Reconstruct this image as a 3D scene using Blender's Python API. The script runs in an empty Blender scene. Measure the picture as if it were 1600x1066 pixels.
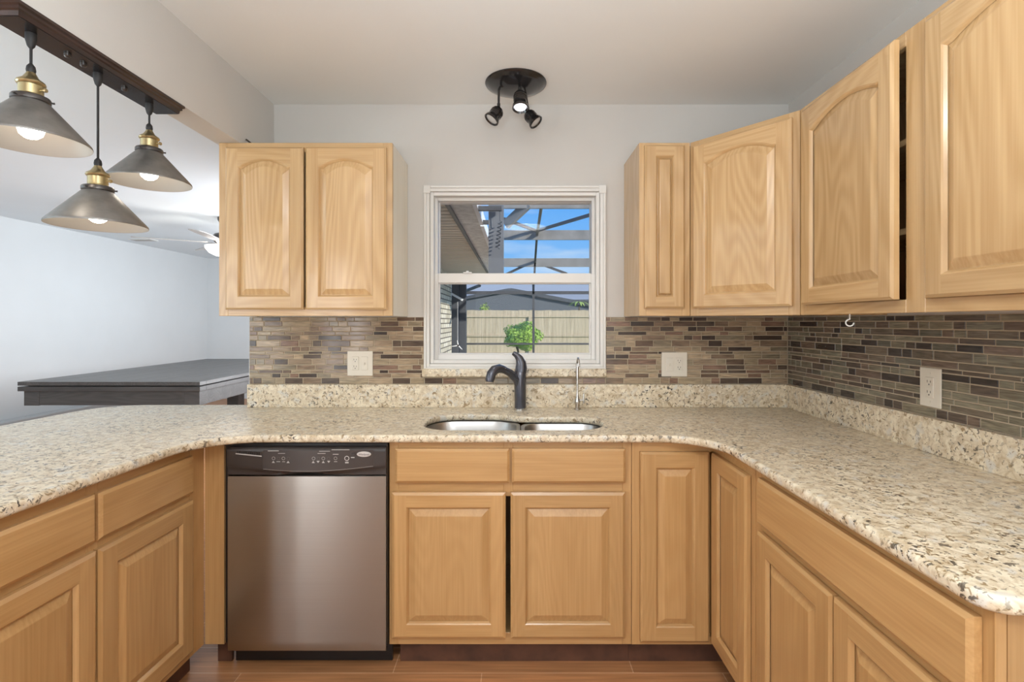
import bpy, bmesh, math, random
from mathutils import Vector, Matrix

R = math.radians
SC = bpy.context.scene
COL = SC.collection

# ------------------------------------------------------------------ camera
# X right, Y into the picture (window wall at Y = 0), Z up, metres.
CAM_Y, CAM_Z = -2.581, 1.346
F_PX, CX, CY = 800.0, 806.0, 502.0
cam_data = bpy.data.cameras.new('camera')
cam = bpy.data.objects.new('camera', cam_data)
COL.objects.link(cam)
cam.location = (0, CAM_Y, CAM_Z)
cam.rotation_euler = (R(90), 0, 0)
cam_data.sensor_width = 36.0
cam_data.lens = 36.0 * F_PX / 1600.0
cam_data.shift_x = (800 - CX) / 1600.0
cam_data.shift_y = -(533 - CY) / 1600.0
cam_data.clip_start = 0.05
cam_data.clip_end = 200
SC.camera = cam

# ------------------------------------------------------------------ colour management, world, lights
SC.view_settings.view_transform = 'Standard'
SC.view_settings.look = 'None'
SC.view_settings.gamma = 1.0
SC.view_settings.use_curve_mapping = False
SC.view_settings.exposure = 0.0
SC.cycles.use_denoising = True
SC.cycles.max_bounces = 10
SC.cycles.diffuse_bounces = 5
SC.cycles.glossy_bounces = 4
SC.cycles.transparent_max_bounces = 12
SC.cycles.sample_clamp_indirect = 6.0
SC.cycles.caustics_reflective = False
SC.cycles.caustics_refractive = False

world = bpy.data.worlds.new('sky')
SC.world = world
world.use_nodes = True
wn = world.node_tree
bg = wn.nodes['Background']
# clear blue sky: colour by elevation, with a few thin clouds
stc = wn.nodes.new('ShaderNodeTexCoord')
sxyz = wn.nodes.new('ShaderNodeSeparateXYZ')
wn.links.new(stc.outputs['Generated'], sxyz.inputs[0])
sramp = wn.nodes.new('ShaderNodeValToRGB')
els = sramp.color_ramp.elements
els[0].position = 0.0; els[0].color = (.40, .62, .86, 1)
els[1].position = 1.0; els[1].color = (.07, .24, .68, 1)
e = els.new(.07); e.color = (.28, .58, .98, 1)
e = els.new(.22); e.color = (.125, .42, .95, 1)
wn.links.new(sxyz.outputs['Z'], sramp.inputs[0])
smap = wn.nodes.new('ShaderNodeMapping'); smap.inputs['Scale'].default_value = (2, 2, 9)
wn.links.new(stc.outputs['Generated'], smap.inputs[0])
scl = wn.nodes.new('ShaderNodeTexNoise'); scl.inputs['Scale'].default_value = 2.2; scl.inputs['Detail'].default_value = 5
wn.links.new(smap.outputs[0], scl.inputs['Vector'])
smr = wn.nodes.new('ShaderNodeMapRange')
smr.inputs['From Min'].default_value = .56; smr.inputs['From Max'].default_value = .80; smr.inputs['To Max'].default_value = .6
wn.links.new(scl.outputs['Fac'], smr.inputs['Value'])
smix = wn.nodes.new('ShaderNodeMix'); smix.data_type = 'RGBA'
wn.links.new(smr.outputs[0], smix.inputs[0]); wn.links.new(sramp.outputs[0], smix.inputs[6]); smix.inputs[7].default_value = (.80, .88, .97, 1)
wn.links.new(smix.outputs[2], bg.inputs[0])
bg.inputs[1].default_value = 1.0


def lamp(name, kind, loc, rot, energy, color=(1, 1, 1), size=None, size_y=None, shape=None, **kw):
    d = bpy.data.lights.new(name, kind)
    d.energy = energy
    d.color = color
    if kind == 'AREA':
        d.shape = shape or 'RECTANGLE'
        d.size = size
        if size_y and d.shape in ('RECTANGLE', 'ELLIPSE'):
            d.size_y = size_y
    for k, v in kw.items():
        setattr(d, k, v)
    o = bpy.data.objects.new(name, d)
    COL.objects.link(o)
    o.location = loc
    o.rotation_euler = rot
    return o


lamp('sun', 'SUN', (0, 0, 10), (R(36), R(60), 0), 4.4, (1, .94, .84), angle=R(0.6))
# added fill light before the closed wall behind the camera, no doors there
lamp('rear_fill_light', 'AREA', (0.4, -4.90, 1.25), (R(90), 0, 0), 34, (0.88, 0.95, 1.0), 2.0, 2.1)
# kitchen ceiling lamp behind the camera, and an added upward fill to brighten the ceiling
lamp('ceiling_lamp_light', 'AREA', (0.10, -2.75, 2.36), (0, 0, 0), 16, (0.98, 0.97, 0.94), 0.45, shape='DISK')
lamp('ceiling_fill_light', 'AREA', (0.0, -2.8, 1.45), (R(180), 0, 0), 78, (0.82, 0.93, 1.0), 0.7, 0.7)
# daylight through the game room's windows (in its long wall, out of view), then added lights
lamp('daylight_game_room', 'AREA', (-1.66, 3.2, 1.35), (0, R(90), 0), 120, (0.90, 0.95, 1.0), 1.7, 3.2)
lamp('steel_streak_strip', 'AREA', (-2.32, -4.90, 1.15), (R(90), 0, 0), 14, (0.97, 0.98, 1.0), .15, 2.0)  # unseen strip light added to streak the dishwasher steel
lamp('steel_streak_strip', 'AREA', (-2.68, -4.90, 1.15), (R(90), 0, 0), 11, (0.97, 0.98, 1.0), .13, 2.0)  # second added strip, for the other streak
lamp('dining_fill_light', 'AREA', (-4.3, -4.90, 1.25), (R(90), 0, 0), 58, (0.88, 0.95, 1.0), 1.8, 2.1)  # added fill for the game room, no doors in that wall
lamp('dining_ceiling_fill', 'AREA', (-3.6, -1.6, 1.3), (R(180), 0, 0), 56, (0.72, 0.92, 1.0), .8, .8)  # added upward fill for the game room ceiling

# ------------------------------------------------------------------ materials
MATS = {}


def new_mat(name):
    m = bpy.data.materials.new(name)
    m.use_nodes = True
    nt = m.node_tree
    b = nt.nodes['Principled BSDF']
    MATS[name] = m
    return m, nt, b


def plain(name, col, rough=0.5, metal=0.0, spec=0.5, coat=0.0, noise=0.0, nscale=40, bump=0.0, bscale=200):
    m, nt, b = new_mat(name)
    b.inputs['Base Color'].default_value = (*col, 1)
    b.inputs['Roughness'].default_value = rough
    b.inputs['Metallic'].default_value = metal
    b.inputs['Specular IOR Level'].default_value = spec
    b.inputs['Coat Weight'].default_value = coat
    if noise or bump:
        tc = nt.nodes.new('ShaderNodeTexCoord')
    if noise:
        n = nt.nodes.new('ShaderNodeTexNoise')
        n.inputs['Scale'].default_value = nscale
        n.inputs['Detail'].default_value = 5
        nt.links.new(tc.outputs['Object'], n.inputs['Vector'])
        r = nt.nodes.new('ShaderNodeValToRGB')
        r.color_ramp.elements[0].color = (*[c * (1 - noise) for c in col], 1)
        r.color_ramp.elements[1].color = (*[min(1, c * (1 + noise)) for c in col], 1)
        r.color_ramp.elements[0].position = .3
        r.color_ramp.elements[1].position = .7
        nt.links.new(n.outputs['Fac'], r.inputs['Fac'])
        nt.links.new(r.outputs['Color'], b.inputs['Base Color'])
    if bump:
        n2 = nt.nodes.new('ShaderNodeTexNoise')
        n2.inputs['Scale'].default_value = bscale
        n2.inputs['Detail'].default_value = 3
        nt.links.new(tc.outputs['Object'], n2.inputs['Vector'])
        bp = nt.nodes.new('ShaderNodeBump')
        bp.inputs['Strength'].default_value = bump
        bp.inputs['Distance'].default_value = 0.002
        nt.links.new(n2.outputs['Fac'], bp.inputs['Height'])
        nt.links.new(bp.outputs['Normal'], b.inputs['Normal'])
    return m


def emit(name, col, strength):
    m, nt, b = new_mat(name)
    b.inputs['Base Color'].default_value = (*col, 1)
    b.inputs['Emission Color'].default_value = (*col, 1)
    b.inputs['Emission Strength'].default_value = strength
    return m


def wood(name, vertical, light, dark, fig=0.35, rough=0.3, coat=0.25, axis=None):
    """grain along local Z (vertical) or local X (horizontal); cathedral figure from contour lines of a stretched noise"""
    m, nt, b = new_mat(name)
    N, L = nt.nodes, nt.links
    tc = N.new('ShaderNodeTexCoord')
    oi = N.new('ShaderNodeObjectInfo')
    off = N.new('ShaderNodeVectorMath'); off.operation = 'SCALE'
    comb = N.new('ShaderNodeCombineXYZ')
    for i in range(3):
        L.new(oi.outputs['Random'], comb.inputs[i])
    off.inputs['Scale'].default_value = 37.0
    L.new(comb.outputs[0], off.inputs[0])
    add = N.new('ShaderNodeVectorMath'); add.operation = 'ADD'
    L.new(tc.outputs['Object'], add.inputs[0])
    L.new(off.outputs[0], add.inputs[1])

    def mapping(sc_across, sc_along):
        mp = N.new('ShaderNodeMapping')
        ax = axis or ('z' if vertical else 'x')
        s = [sc_across] * 3
        s['xyz'.index(ax)] = sc_along
        mp.inputs['Scale'].default_value = s
        L.new(add.outputs[0], mp.inputs['Vector'])
        return mp
    # cathedral contours
    mp1 = mapping(5.0, 0.75)
    n1 = N.new('ShaderNodeTexNoise'); n1.inputs['Scale'].default_value = 1.0
    n1.inputs['Detail'].default_value = 1.5; n1.inputs['Roughness'].default_value = .35
    L.new(mp1.outputs[0], n1.inputs['Vector'])
    mu = N.new('ShaderNodeMath'); mu.operation = 'MULTIPLY'; mu.inputs[1].default_value = 120.0
    L.new(n1.outputs['Fac'], mu.inputs[0])
    si = N.new('ShaderNodeMath'); si.operation = 'SINE'
    L.new(mu.outputs[0], si.inputs[0])
    # fine fibre
    mp2 = mapping(160.0, 3.0)
    n2 = N.new('ShaderNodeTexNoise'); n2.inputs['Scale'].default_value = 1.0
    n2.inputs['Detail'].default_value = 3
    L.new(mp2.outputs[0], n2.inputs['Vector'])
    # broad tone
    mp3 = mapping(9.0, 0.8)
    n3 = N.new('ShaderNodeTexNoise'); n3.inputs['Scale'].default_value = 1.0
    n3.inputs['Detail'].default_value = 2
    L.new(mp3.outputs[0], n3.inputs['Vector'])
    a1 = N.new('ShaderNodeMath'); a1.operation = 'MULTIPLY_ADD'
    a1.inputs[1].default_value = fig * 0.5
    L.new(si.outputs[0], a1.inputs[0])
    L.new(n2.outputs['Fac'], a1.inputs[2])
    a2 = N.new('ShaderNodeMath'); a2.operation = 'ADD'
    L.new(a1.outputs[0], a2.inputs[0])
    L.new(n3.outputs['Fac'], a2.inputs[1])
    ramp = N.new('ShaderNodeValToRGB')
    mr = N.new('ShaderNodeMapRange')
    mr.inputs['From Min'].default_value = 0.55
    mr.inputs['From Max'].default_value = 1.45
    L.new(a2.outputs[0], mr.inputs['Value'])
    ramp.color_ramp.elements[0].color = (*dark, 1)
    ramp.color_ramp.elements[1].color = (*light, 1)
    L.new(mr.outputs[0], ramp.inputs['Fac'])
    # slight tone shift from board to board
    hsv = N.new('ShaderNodeHueSaturation')
    mv = N.new('ShaderNodeMapRange')
    mv.inputs['To Min'].default_value = 0.93
    mv.inputs['To Max'].default_value = 1.06
    L.new(oi.outputs['Random'], mv.inputs['Value'])
    L.new(mv.outputs[0], hsv.inputs['Value'])
    L.new(ramp.outputs['Color'], hsv.inputs['Color'])
    L.new(hsv.outputs['Color'], b.inputs['Base Color'])
    b.inputs['Roughness'].default_value = rough
    b.inputs['Coat Weight'].default_value = coat
    b.inputs['Coat Roughness'].default_value = 0.12
    bp = N.new('ShaderNodeBump'); bp.inputs['Strength'].default_value = .08
    bp.inputs['Distance'].default_value = .001
    L.new(a2.outputs[0], bp.inputs['Height'])
    L.new(bp.outputs['Normal'], b.inputs['Normal'])
    return m


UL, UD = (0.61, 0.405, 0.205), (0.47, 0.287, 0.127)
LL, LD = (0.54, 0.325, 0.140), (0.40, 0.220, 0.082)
WUV = wood('maple_upright_grain', True, UL, UD, fig=.42, rough=.25, coat=.35)
WUH = wood('maple_level_grain', False, UL, UD, fig=.34, rough=.25, coat=.35)
SIDE_GLOW = wood('maple_side_window_glow', True, (.90, .79, .60), (.82, .70, .50), fig=.15, rough=.25, coat=1.0)  # maple side panel with the window's glow lightened into its colour
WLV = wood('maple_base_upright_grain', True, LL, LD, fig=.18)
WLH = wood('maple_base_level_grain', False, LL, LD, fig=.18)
TABLEW = wood('grey_stained_wood', False, (0.085, 0.080, 0.078), (0.045, 0.042, 0.041), rough=.42, coat=.1)
TABLEWY = wood('grey_stained_wood_lengthways', False, (0.105, 0.100, 0.098), (0.05, 0.047, 0.046), rough=.42, coat=.1, axis='y')
DARKW = wood('dark_walnut', False, (0.055, 0.022, 0.015), (0.018, 0.008, 0.006), rough=.3, coat=.3, axis='y')
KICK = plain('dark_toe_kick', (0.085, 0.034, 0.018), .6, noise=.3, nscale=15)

WALLM = plain('greige_wall_paint', (0.57, 0.545, 0.512), .75, noise=.02, nscale=3, bump=.12, bscale=180)
CEILM = plain('white_ceiling_paint', (0.79, 0.79, 0.775), .85, noise=.01, nscale=3, bump=.15, bscale=150)
DINEM = plain('pale_blue_wall_paint', (0.66, 0.685, 0.70), .75, noise=.02, nscale=2)
DINEC = plain('pale_cool_ceiling_paint', (0.72, 0.765, 0.80), .8, noise=.01, nscale=3)
BEAMM = plain('beam_paint', (0.60, 0.575, 0.545), .75, noise=.02, nscale=3, bump=.12, bscale=180)
VINYL = plain('white_vinyl', (0.72, 0.70, 0.665), .4)
LEDGEM = plain('grey_ledge_paint', (0.50, 0.52, 0.53), .6)
BLACKP = plain('black_plastic', (0.012, 0.010, 0.010), .32)
DARKP = plain('charcoal_plastic', (0.040, 0.033, 0.031), .35)
PANELP = plain('smoky_panel', (0.060, 0.052, 0.050), .22)
GREYP = plain('grey_legend', (0.42, 0.40, 0.38), .5)
SILVERP = plain('silver_badge', (0.62, 0.61, 0.60), .3, metal=.6)
IVORY = plain('ivory_plastic', (0.72, 0.66, 0.56), .35)
SLOT = plain('dark_slot', (0.10, 0.085, 0.07), .6)
BRONZE = plain('oiled_bronze', (0.026, 0.023, 0.023), .24, metal=.5, coat=.5)
FAUCETM = plain('dark_faucet_bronze', (0.075, 0.078, 0.098), .27, metal=.6, coat=.6)
CHROME = plain('chrome', (0.55, 0.53, 0.50), .2, metal=1.0)
BRASS = plain('aged_brass', (0.46, 0.37, 0.20), .3, metal=.9)
PEWTER = plain('pewter_shade', (0.23, 0.218, 0.205), .42, metal=.75, noise=.15, nscale=25)
PEWTERIN = plain('pale_shade_lining', (0.36, 0.34, 0.31), .5, metal=.2)
CORDM = plain('black_cord', (0.015, 0.014, 0.014), .6)
WHITEP = plain('white_plastic', (0.75, 0.75, 0.73), .4)
BLADEM = plain('pale_grey_fan_blade', (0.42, 0.40, 0.385), .4)
SCREWM = plain('screw_cap', (0.10, 0.09, 0.085), .3, metal=.8)
SLIVERM = plain('dark_brown_sliver', (0.05, 0.04, 0.03), .7)
BULB = emit('warm_bulb', (1.0, 0.93, 0.82), 14.0)
SPOTLENS = emit('lit_spot_lens', (0.93, 0.94, 1.0), 1.2)
SPOTDIM = plain('spot_lens', (0.55, 0.54, 0.53), .2)
BOWL = emit('lit_fan_bowl', (1.0, 0.97, 0.93), 2.2)

# stainless: brushed side to side
m, nt, b = new_mat('brushed_stainless')
STEEL = m
b.inputs['Metallic'].default_value = 1
b.inputs['Roughness'].default_value = .30
b.inputs['Anisotropic'].default_value = .8
b.inputs['Anisotropic Rotation'].default_value = .25
tc = nt.nodes.new('ShaderNodeTexCoord')
mp = nt.nodes.new('ShaderNodeMapping'); mp.inputs['Scale'].default_value = (2.0, 2.0, 900.0)
n = nt.nodes.new('ShaderNodeTexNoise'); n.inputs['Scale'].default_value = 1.0; n.inputs['Detail'].default_value = 3
nt.links.new(tc.outputs['Object'], mp.inputs[0]); nt.links.new(mp.outputs[0], n.inputs['Vector'])
r = nt.nodes.new('ShaderNodeValToRGB')
r.color_ramp.elements[0].color = (.355, .35, .33, 1); r.color_ramp.elements[1].color = (.425, .418, .395, 1)
nt.links.new(n.outputs['Fac'], r.inputs[0]); nt.links.new(r.outputs[0], b.inputs['Base Color'])
tg = nt.nodes.new('ShaderNodeTangent'); tg.direction_type = 'RADIAL'; tg.axis = 'Z'
nt.links.new(tg.outputs[0], b.inputs['Tangent'])
SINKM = plain('satin_sink_steel', (0.47, 0.455, 0.44), .34, metal=1.0)


def granite():
    m, nt, b = new_mat('speckled_cream_granite')
    N, L = nt.nodes, nt.links
    tc = N.new('ShaderNodeTexCoord')

    def noise(scale, detail=3, rough=.55, dist=0.0, off=0.0):
        n = N.new('ShaderNodeTexNoise')
        n.inputs['Scale'].default_value = scale
        n.inputs['Detail'].default_value = detail
        n.inputs['Roughness'].default_value = rough
        n.inputs['Distortion'].default_value = dist
        mp = N.new('ShaderNodeMapping'); mp.inputs['Location'].default_value = (off, off * 1.7, off * .6)
        L.new(tc.outputs['Object'], mp.inputs[0]); L.new(mp.outputs[0], n.inputs['Vector'])
        return n

    def ramp(n, p0, p1, c0=(0, 0, 0), c1=(1, 1, 1)):
        r = N.new('ShaderNodeValToRGB')
        r.color_ramp.elements[0].position = p0; r.color_ramp.elements[1].position = p1
        r.color_ramp.elements[0].color = (*c0, 1); r.color_ramp.elements[1].color = (*c1, 1)
        L.new(n.outputs['Fac'], r.inputs[0])
        return r

    def mix(fac, a, bcol):
        x = N.new('ShaderNodeMix'); x.data_type = 'RGBA'
        L.new(fac, x.inputs[0])
        L.new(a, x.inputs[6])
        if isinstance(bcol, tuple):
            x.inputs[7].default_value = (*bcol, 1)
        else:
            L.new(bcol, x.inputs[7])
        return x.outputs[2]
    base = ramp(noise(34, 4, .62, .8), .36, .62, (.545, .43, .285), (.80, .71, .55))
    c = base.outputs[0]
    c = mix(ramp(noise(24, 3, .5, .3, 4.1), .56, .68).outputs[0], c, (.66, .62, .545))     # greyer clouds
    c = mix(ramp(noise(60, 3, .6, .8, 9.3), .58, .64).outputs[0], c, (.33, .235, .13))   # brown flecks
    # dark crystals, gathered in drifts
    drift = ramp(noise(5.5, 2, .5, 0, 2.2), .38, .62)
    dk = ramp(noise(78, 2.5, .55, .7, 15.0), .585, .635)
    mm = N.new('ShaderNodeMath'); mm.operation = 'MULTIPLY'
    ad = N.new('ShaderNodeMath'); ad.operation = 'MULTIPLY_ADD'
    ad.inputs[1].default_value = .75; ad.inputs[2].default_value = .25
    L.new(drift.outputs[0], ad.inputs[0])
    L.new(dk.outputs[0], mm.inputs[0]); L.new(ad.outputs[0], mm.inputs[1])
    c = mix(mm.outputs[0], c, (.055, .043, .034))
    L.new(c, b.inputs['Base Color'])
    b.inputs['Roughness'].default_value = .28
    b.inputs['Specular IOR Level'].default_value = .5
    return m


GRANITE = granite()

# mosaic glass: per tile colour attribute with streaks along the strip
m, nt, b = new_mat('mosaic_glass_strip')
TILEM = m
at = nt.nodes.new('ShaderNodeAttribute'); at.attribute_name = 'Col'
tc = nt.nodes.new('ShaderNodeTexCoord')
mp = nt.nodes.new('ShaderNodeMapping'); mp.inputs['Scale'].default_value = (16, 16, 230)
n = nt.nodes.new('ShaderNodeTexNoise'); n.inputs['Scale'].default_value = 1; n.inputs['Detail'].default_value = 3
n.inputs['Distortion'].default_value = .6
nt.links.new(tc.outputs['Object'], mp.inputs[0]); nt.links.new(mp.outputs[0], n.inputs['Vector'])
mr = nt.nodes.new('ShaderNodeMapRange')
mr.inputs['From Min'].default_value = .3; mr.inputs['From Max'].default_value = .7
mr.inputs['To Min'].default_value = .55; mr.inputs['To Max'].default_value = 1.45
nt.links.new(n.outputs['Fac'], mr.inputs['Value'])
mx = nt.nodes.new('ShaderNodeVectorMath'); mx.operation = 'SCALE'
nt.links.new(at.outputs['Color'], mx.inputs[0]); nt.links.new(mr.outputs[0], mx.inputs['Scale'])
nt.links.new(mx.outputs[0], b.inputs['Base Color'])
b.inputs['Roughness'].default_value = .14
b.inputs['Coat Weight'].default_value = .12
b.inputs['Coat Roughness'].default_value = .08
b.inputs['Specular IOR Level'].default_value = .35
GROUT = plain('beige_grout', (0.43, 0.35, 0.25), .8, noise=.06, nscale=60)


def planks():
    m, nt, b = new_mat('wood_look_floor_planks')
    N, L = nt.nodes, nt.links
    tc = N.new('ShaderNodeTexCoord')
    br = N.new('ShaderNodeTexBrick')
    mp = N.new('ShaderNodeMapping'); mp.inputs['Location'].default_value = (0.13, 0.623 + .152 * 40, 0)
    L.new(tc.outputs['Object'], mp.inputs[0]); L.new(mp.outputs[0], br.inputs['Vector'])
    br.inputs['Scale'].default_value = 1
    br.inputs['Brick Width'].default_value = .92
    br.inputs['Row Height'].default_value = .152
    br.inputs['Mortar Size'].default_value = .0016
    br.inputs['Color1'].default_value = (.46, .215, .092, 1)
    br.inputs['Color2'].default_value = (.37, .165, .068, 1)
    br.inputs['Mortar'].default_value = (.62, .40, .25, 1)
    br.offset = .37
    mp2 = N.new('ShaderNodeMapping'); mp2.inputs['Scale'].default_value = (3, 60, 1)
    L.new(tc.outputs['Object'], mp2.inputs[0])
    n = N.new('ShaderNodeTexNoise'); n.inputs['Scale'].default_value = 1; n.inputs['Detail'].default_value = 4
    L.new(mp2.outputs[0], n.inputs['Vector'])
    mr = N.new('ShaderNodeMapRange'); mr.inputs['To Min'].default_value = .75; mr.inputs['To Max'].default_value = 1.25
    mr.inputs['From Min'].default_value = .3; mr.inputs['From Max'].default_value = .7
    L.new(n.outputs['Fac'], mr.inputs['Value'])
    v = N.new('ShaderNodeVectorMath'); v.operation = 'SCALE'
    L.new(br.outputs['Color'], v.inputs[0]); L.new(mr.outputs[0], v.inputs['Scale'])
    L.new(v.outputs[0], b.inputs['Base Color'])
    b.inputs['Roughness'].default_value = .38
    return m


FLOORM = planks()


def glass_mat(name, tint=(1, 1, 1), refl=.06):
    m = bpy.data.materials.new(name); m.use_nodes = True
    nt = m.node_tree; nt.nodes.clear()
    out = nt.nodes.new('ShaderNodeOutputMaterial')
    tr = nt.nodes.new('ShaderNodeBsdfTransparent'); tr.inputs[0].default_value = (*tint, 1)
    gl = nt.nodes.new('ShaderNodeBsdfGlossy'); gl.inputs['Roughness'].default_value = .0
    mix = nt.nodes.new('ShaderNodeMixShader'); mix.inputs[0].default_value = refl
    nt.links.new(tr.outputs[0], mix.inputs[1]); nt.links.new(gl.outputs[0], mix.inputs[2])
    nt.links.new(mix.outputs[0], out.inputs[0])
    return m


GLASS = glass_mat('window_glass', (.97, .98, .98), .006)
m = bpy.data.materials.new('insect_screen_mesh'); m.use_nodes = True
SCREEN = m
nt = m.node_tree; nt.nodes.clear()
out = nt.nodes.new('ShaderNodeOutputMaterial')
tr = nt.nodes.new('ShaderNodeBsdfTransparent')
df = nt.nodes.new('ShaderNodeBsdfDiffuse'); df.inputs[0].default_value = (.12, .12, .12, 1)
mix = nt.nodes.new('ShaderNodeMixShader'); mix.inputs[0].default_value = .14
nt.links.new(tr.outputs[0], mix.inputs[1]); nt.links.new(df.outputs[0], mix.inputs[2]); nt.links.new(mix.outputs[0], out.inputs[0])

# outdoors
def brick_mat():
    m, nt, b = new_mat('pale_yellow_brick')
    tc = nt.nodes.new('ShaderNodeTexCoord')
    mp = nt.nodes.new('ShaderNodeMapping'); mp.inputs['Rotation'].default_value = (0, R(90), R(90))
    sx = nt.nodes.new('ShaderNodeSeparateXYZ'); cb = nt.nodes.new('ShaderNodeCombineXYZ')
    nt.links.new(tc.outputs['Object'], sx.inputs[0])
    nt.links.new(sx.outputs['Y'], cb.inputs[0]); nt.links.new(sx.outputs['Z'], cb.inputs[1])
    br = nt.nodes.new('ShaderNodeTexBrick')
    nt.links.new(cb.outputs[0], br.inputs['Vector'])
    br.inputs['Scale'].default_value = 1
    br.inputs['Brick Width'].default_value = .30
    br.inputs['Row Height'].default_value = .10
    br.inputs['Mortar Size'].default_value = .012
    br.inputs['Color1'].default_value = (.78, .72, .58, 1)
    br.inputs['Color2'].default_value = (.55, .49, .36, 1)
    br.inputs['Mortar'].default_value = (.16, .14, .11, 1)
    nt.links.new(br.outputs['Color'], b.inputs['Base Color'])
    b.inputs['Roughness'].default_value = .9
    return m


BRICK = brick_mat()
SOFFITM = plain('tan_vented_soffit', (.64, .60, .50), .7)
SOFFITD = plain('soffit_groove', (.22, .20, .16), .8)
FASCIAM = plain('grey_stucco_fascia', (.66, .67, .64), .85, noise=.2, nscale=14)
GUTTERM = plain('pale_gutter', (.82, .84, .86), .5)
CAGEM = plain('bronze_aluminium', (.085, .080, .078), .5, noise=.15, nscale=3)
CAGEL = plain('weathered_aluminium', (.25, .235, .215), .55, noise=.2, nscale=4)
POSTM = plain('grey_post_paint', (.075, .082, .095), .6)
UPRIGHTM = plain('grey_upright_paint', (.17, .175, .19), .6)
FENCEM = wood('weathered_fence_boards', True, (.78, .64, .45), (.50, .38, .25), fig=.3, rough=.9, coat=0)
LEAFM = plain('light_green_leaf', (.44, .66, .10), .6, noise=.35, nscale=8)
LEAFY = plain('yellow_green_leaf', (.38, .50, .10), .6, noise=.3, nscale=8)
STEMM = plain('brown_stem', (.16, .11, .06), .8)
GRASSM = plain('lawn', (.20, .30, .08), .95, noise=.4, nscale=10)
PATIOM = plain('patio_concrete', (.52, .50, .46), .9, noise=.1, nscale=8)
ROOFM = plain('grey_shingle_roof', (.42, .43, .45), .9, noise=.18, nscale=30)
HOUSEM = plain('dark_grey_house_wall', (.16, .17, .185), .9)
HFASC = plain('dark_house_fascia', (.10, .105, .115), .8)
PVC = plain('white_pvc', (.80, .80, .80), .4)


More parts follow.
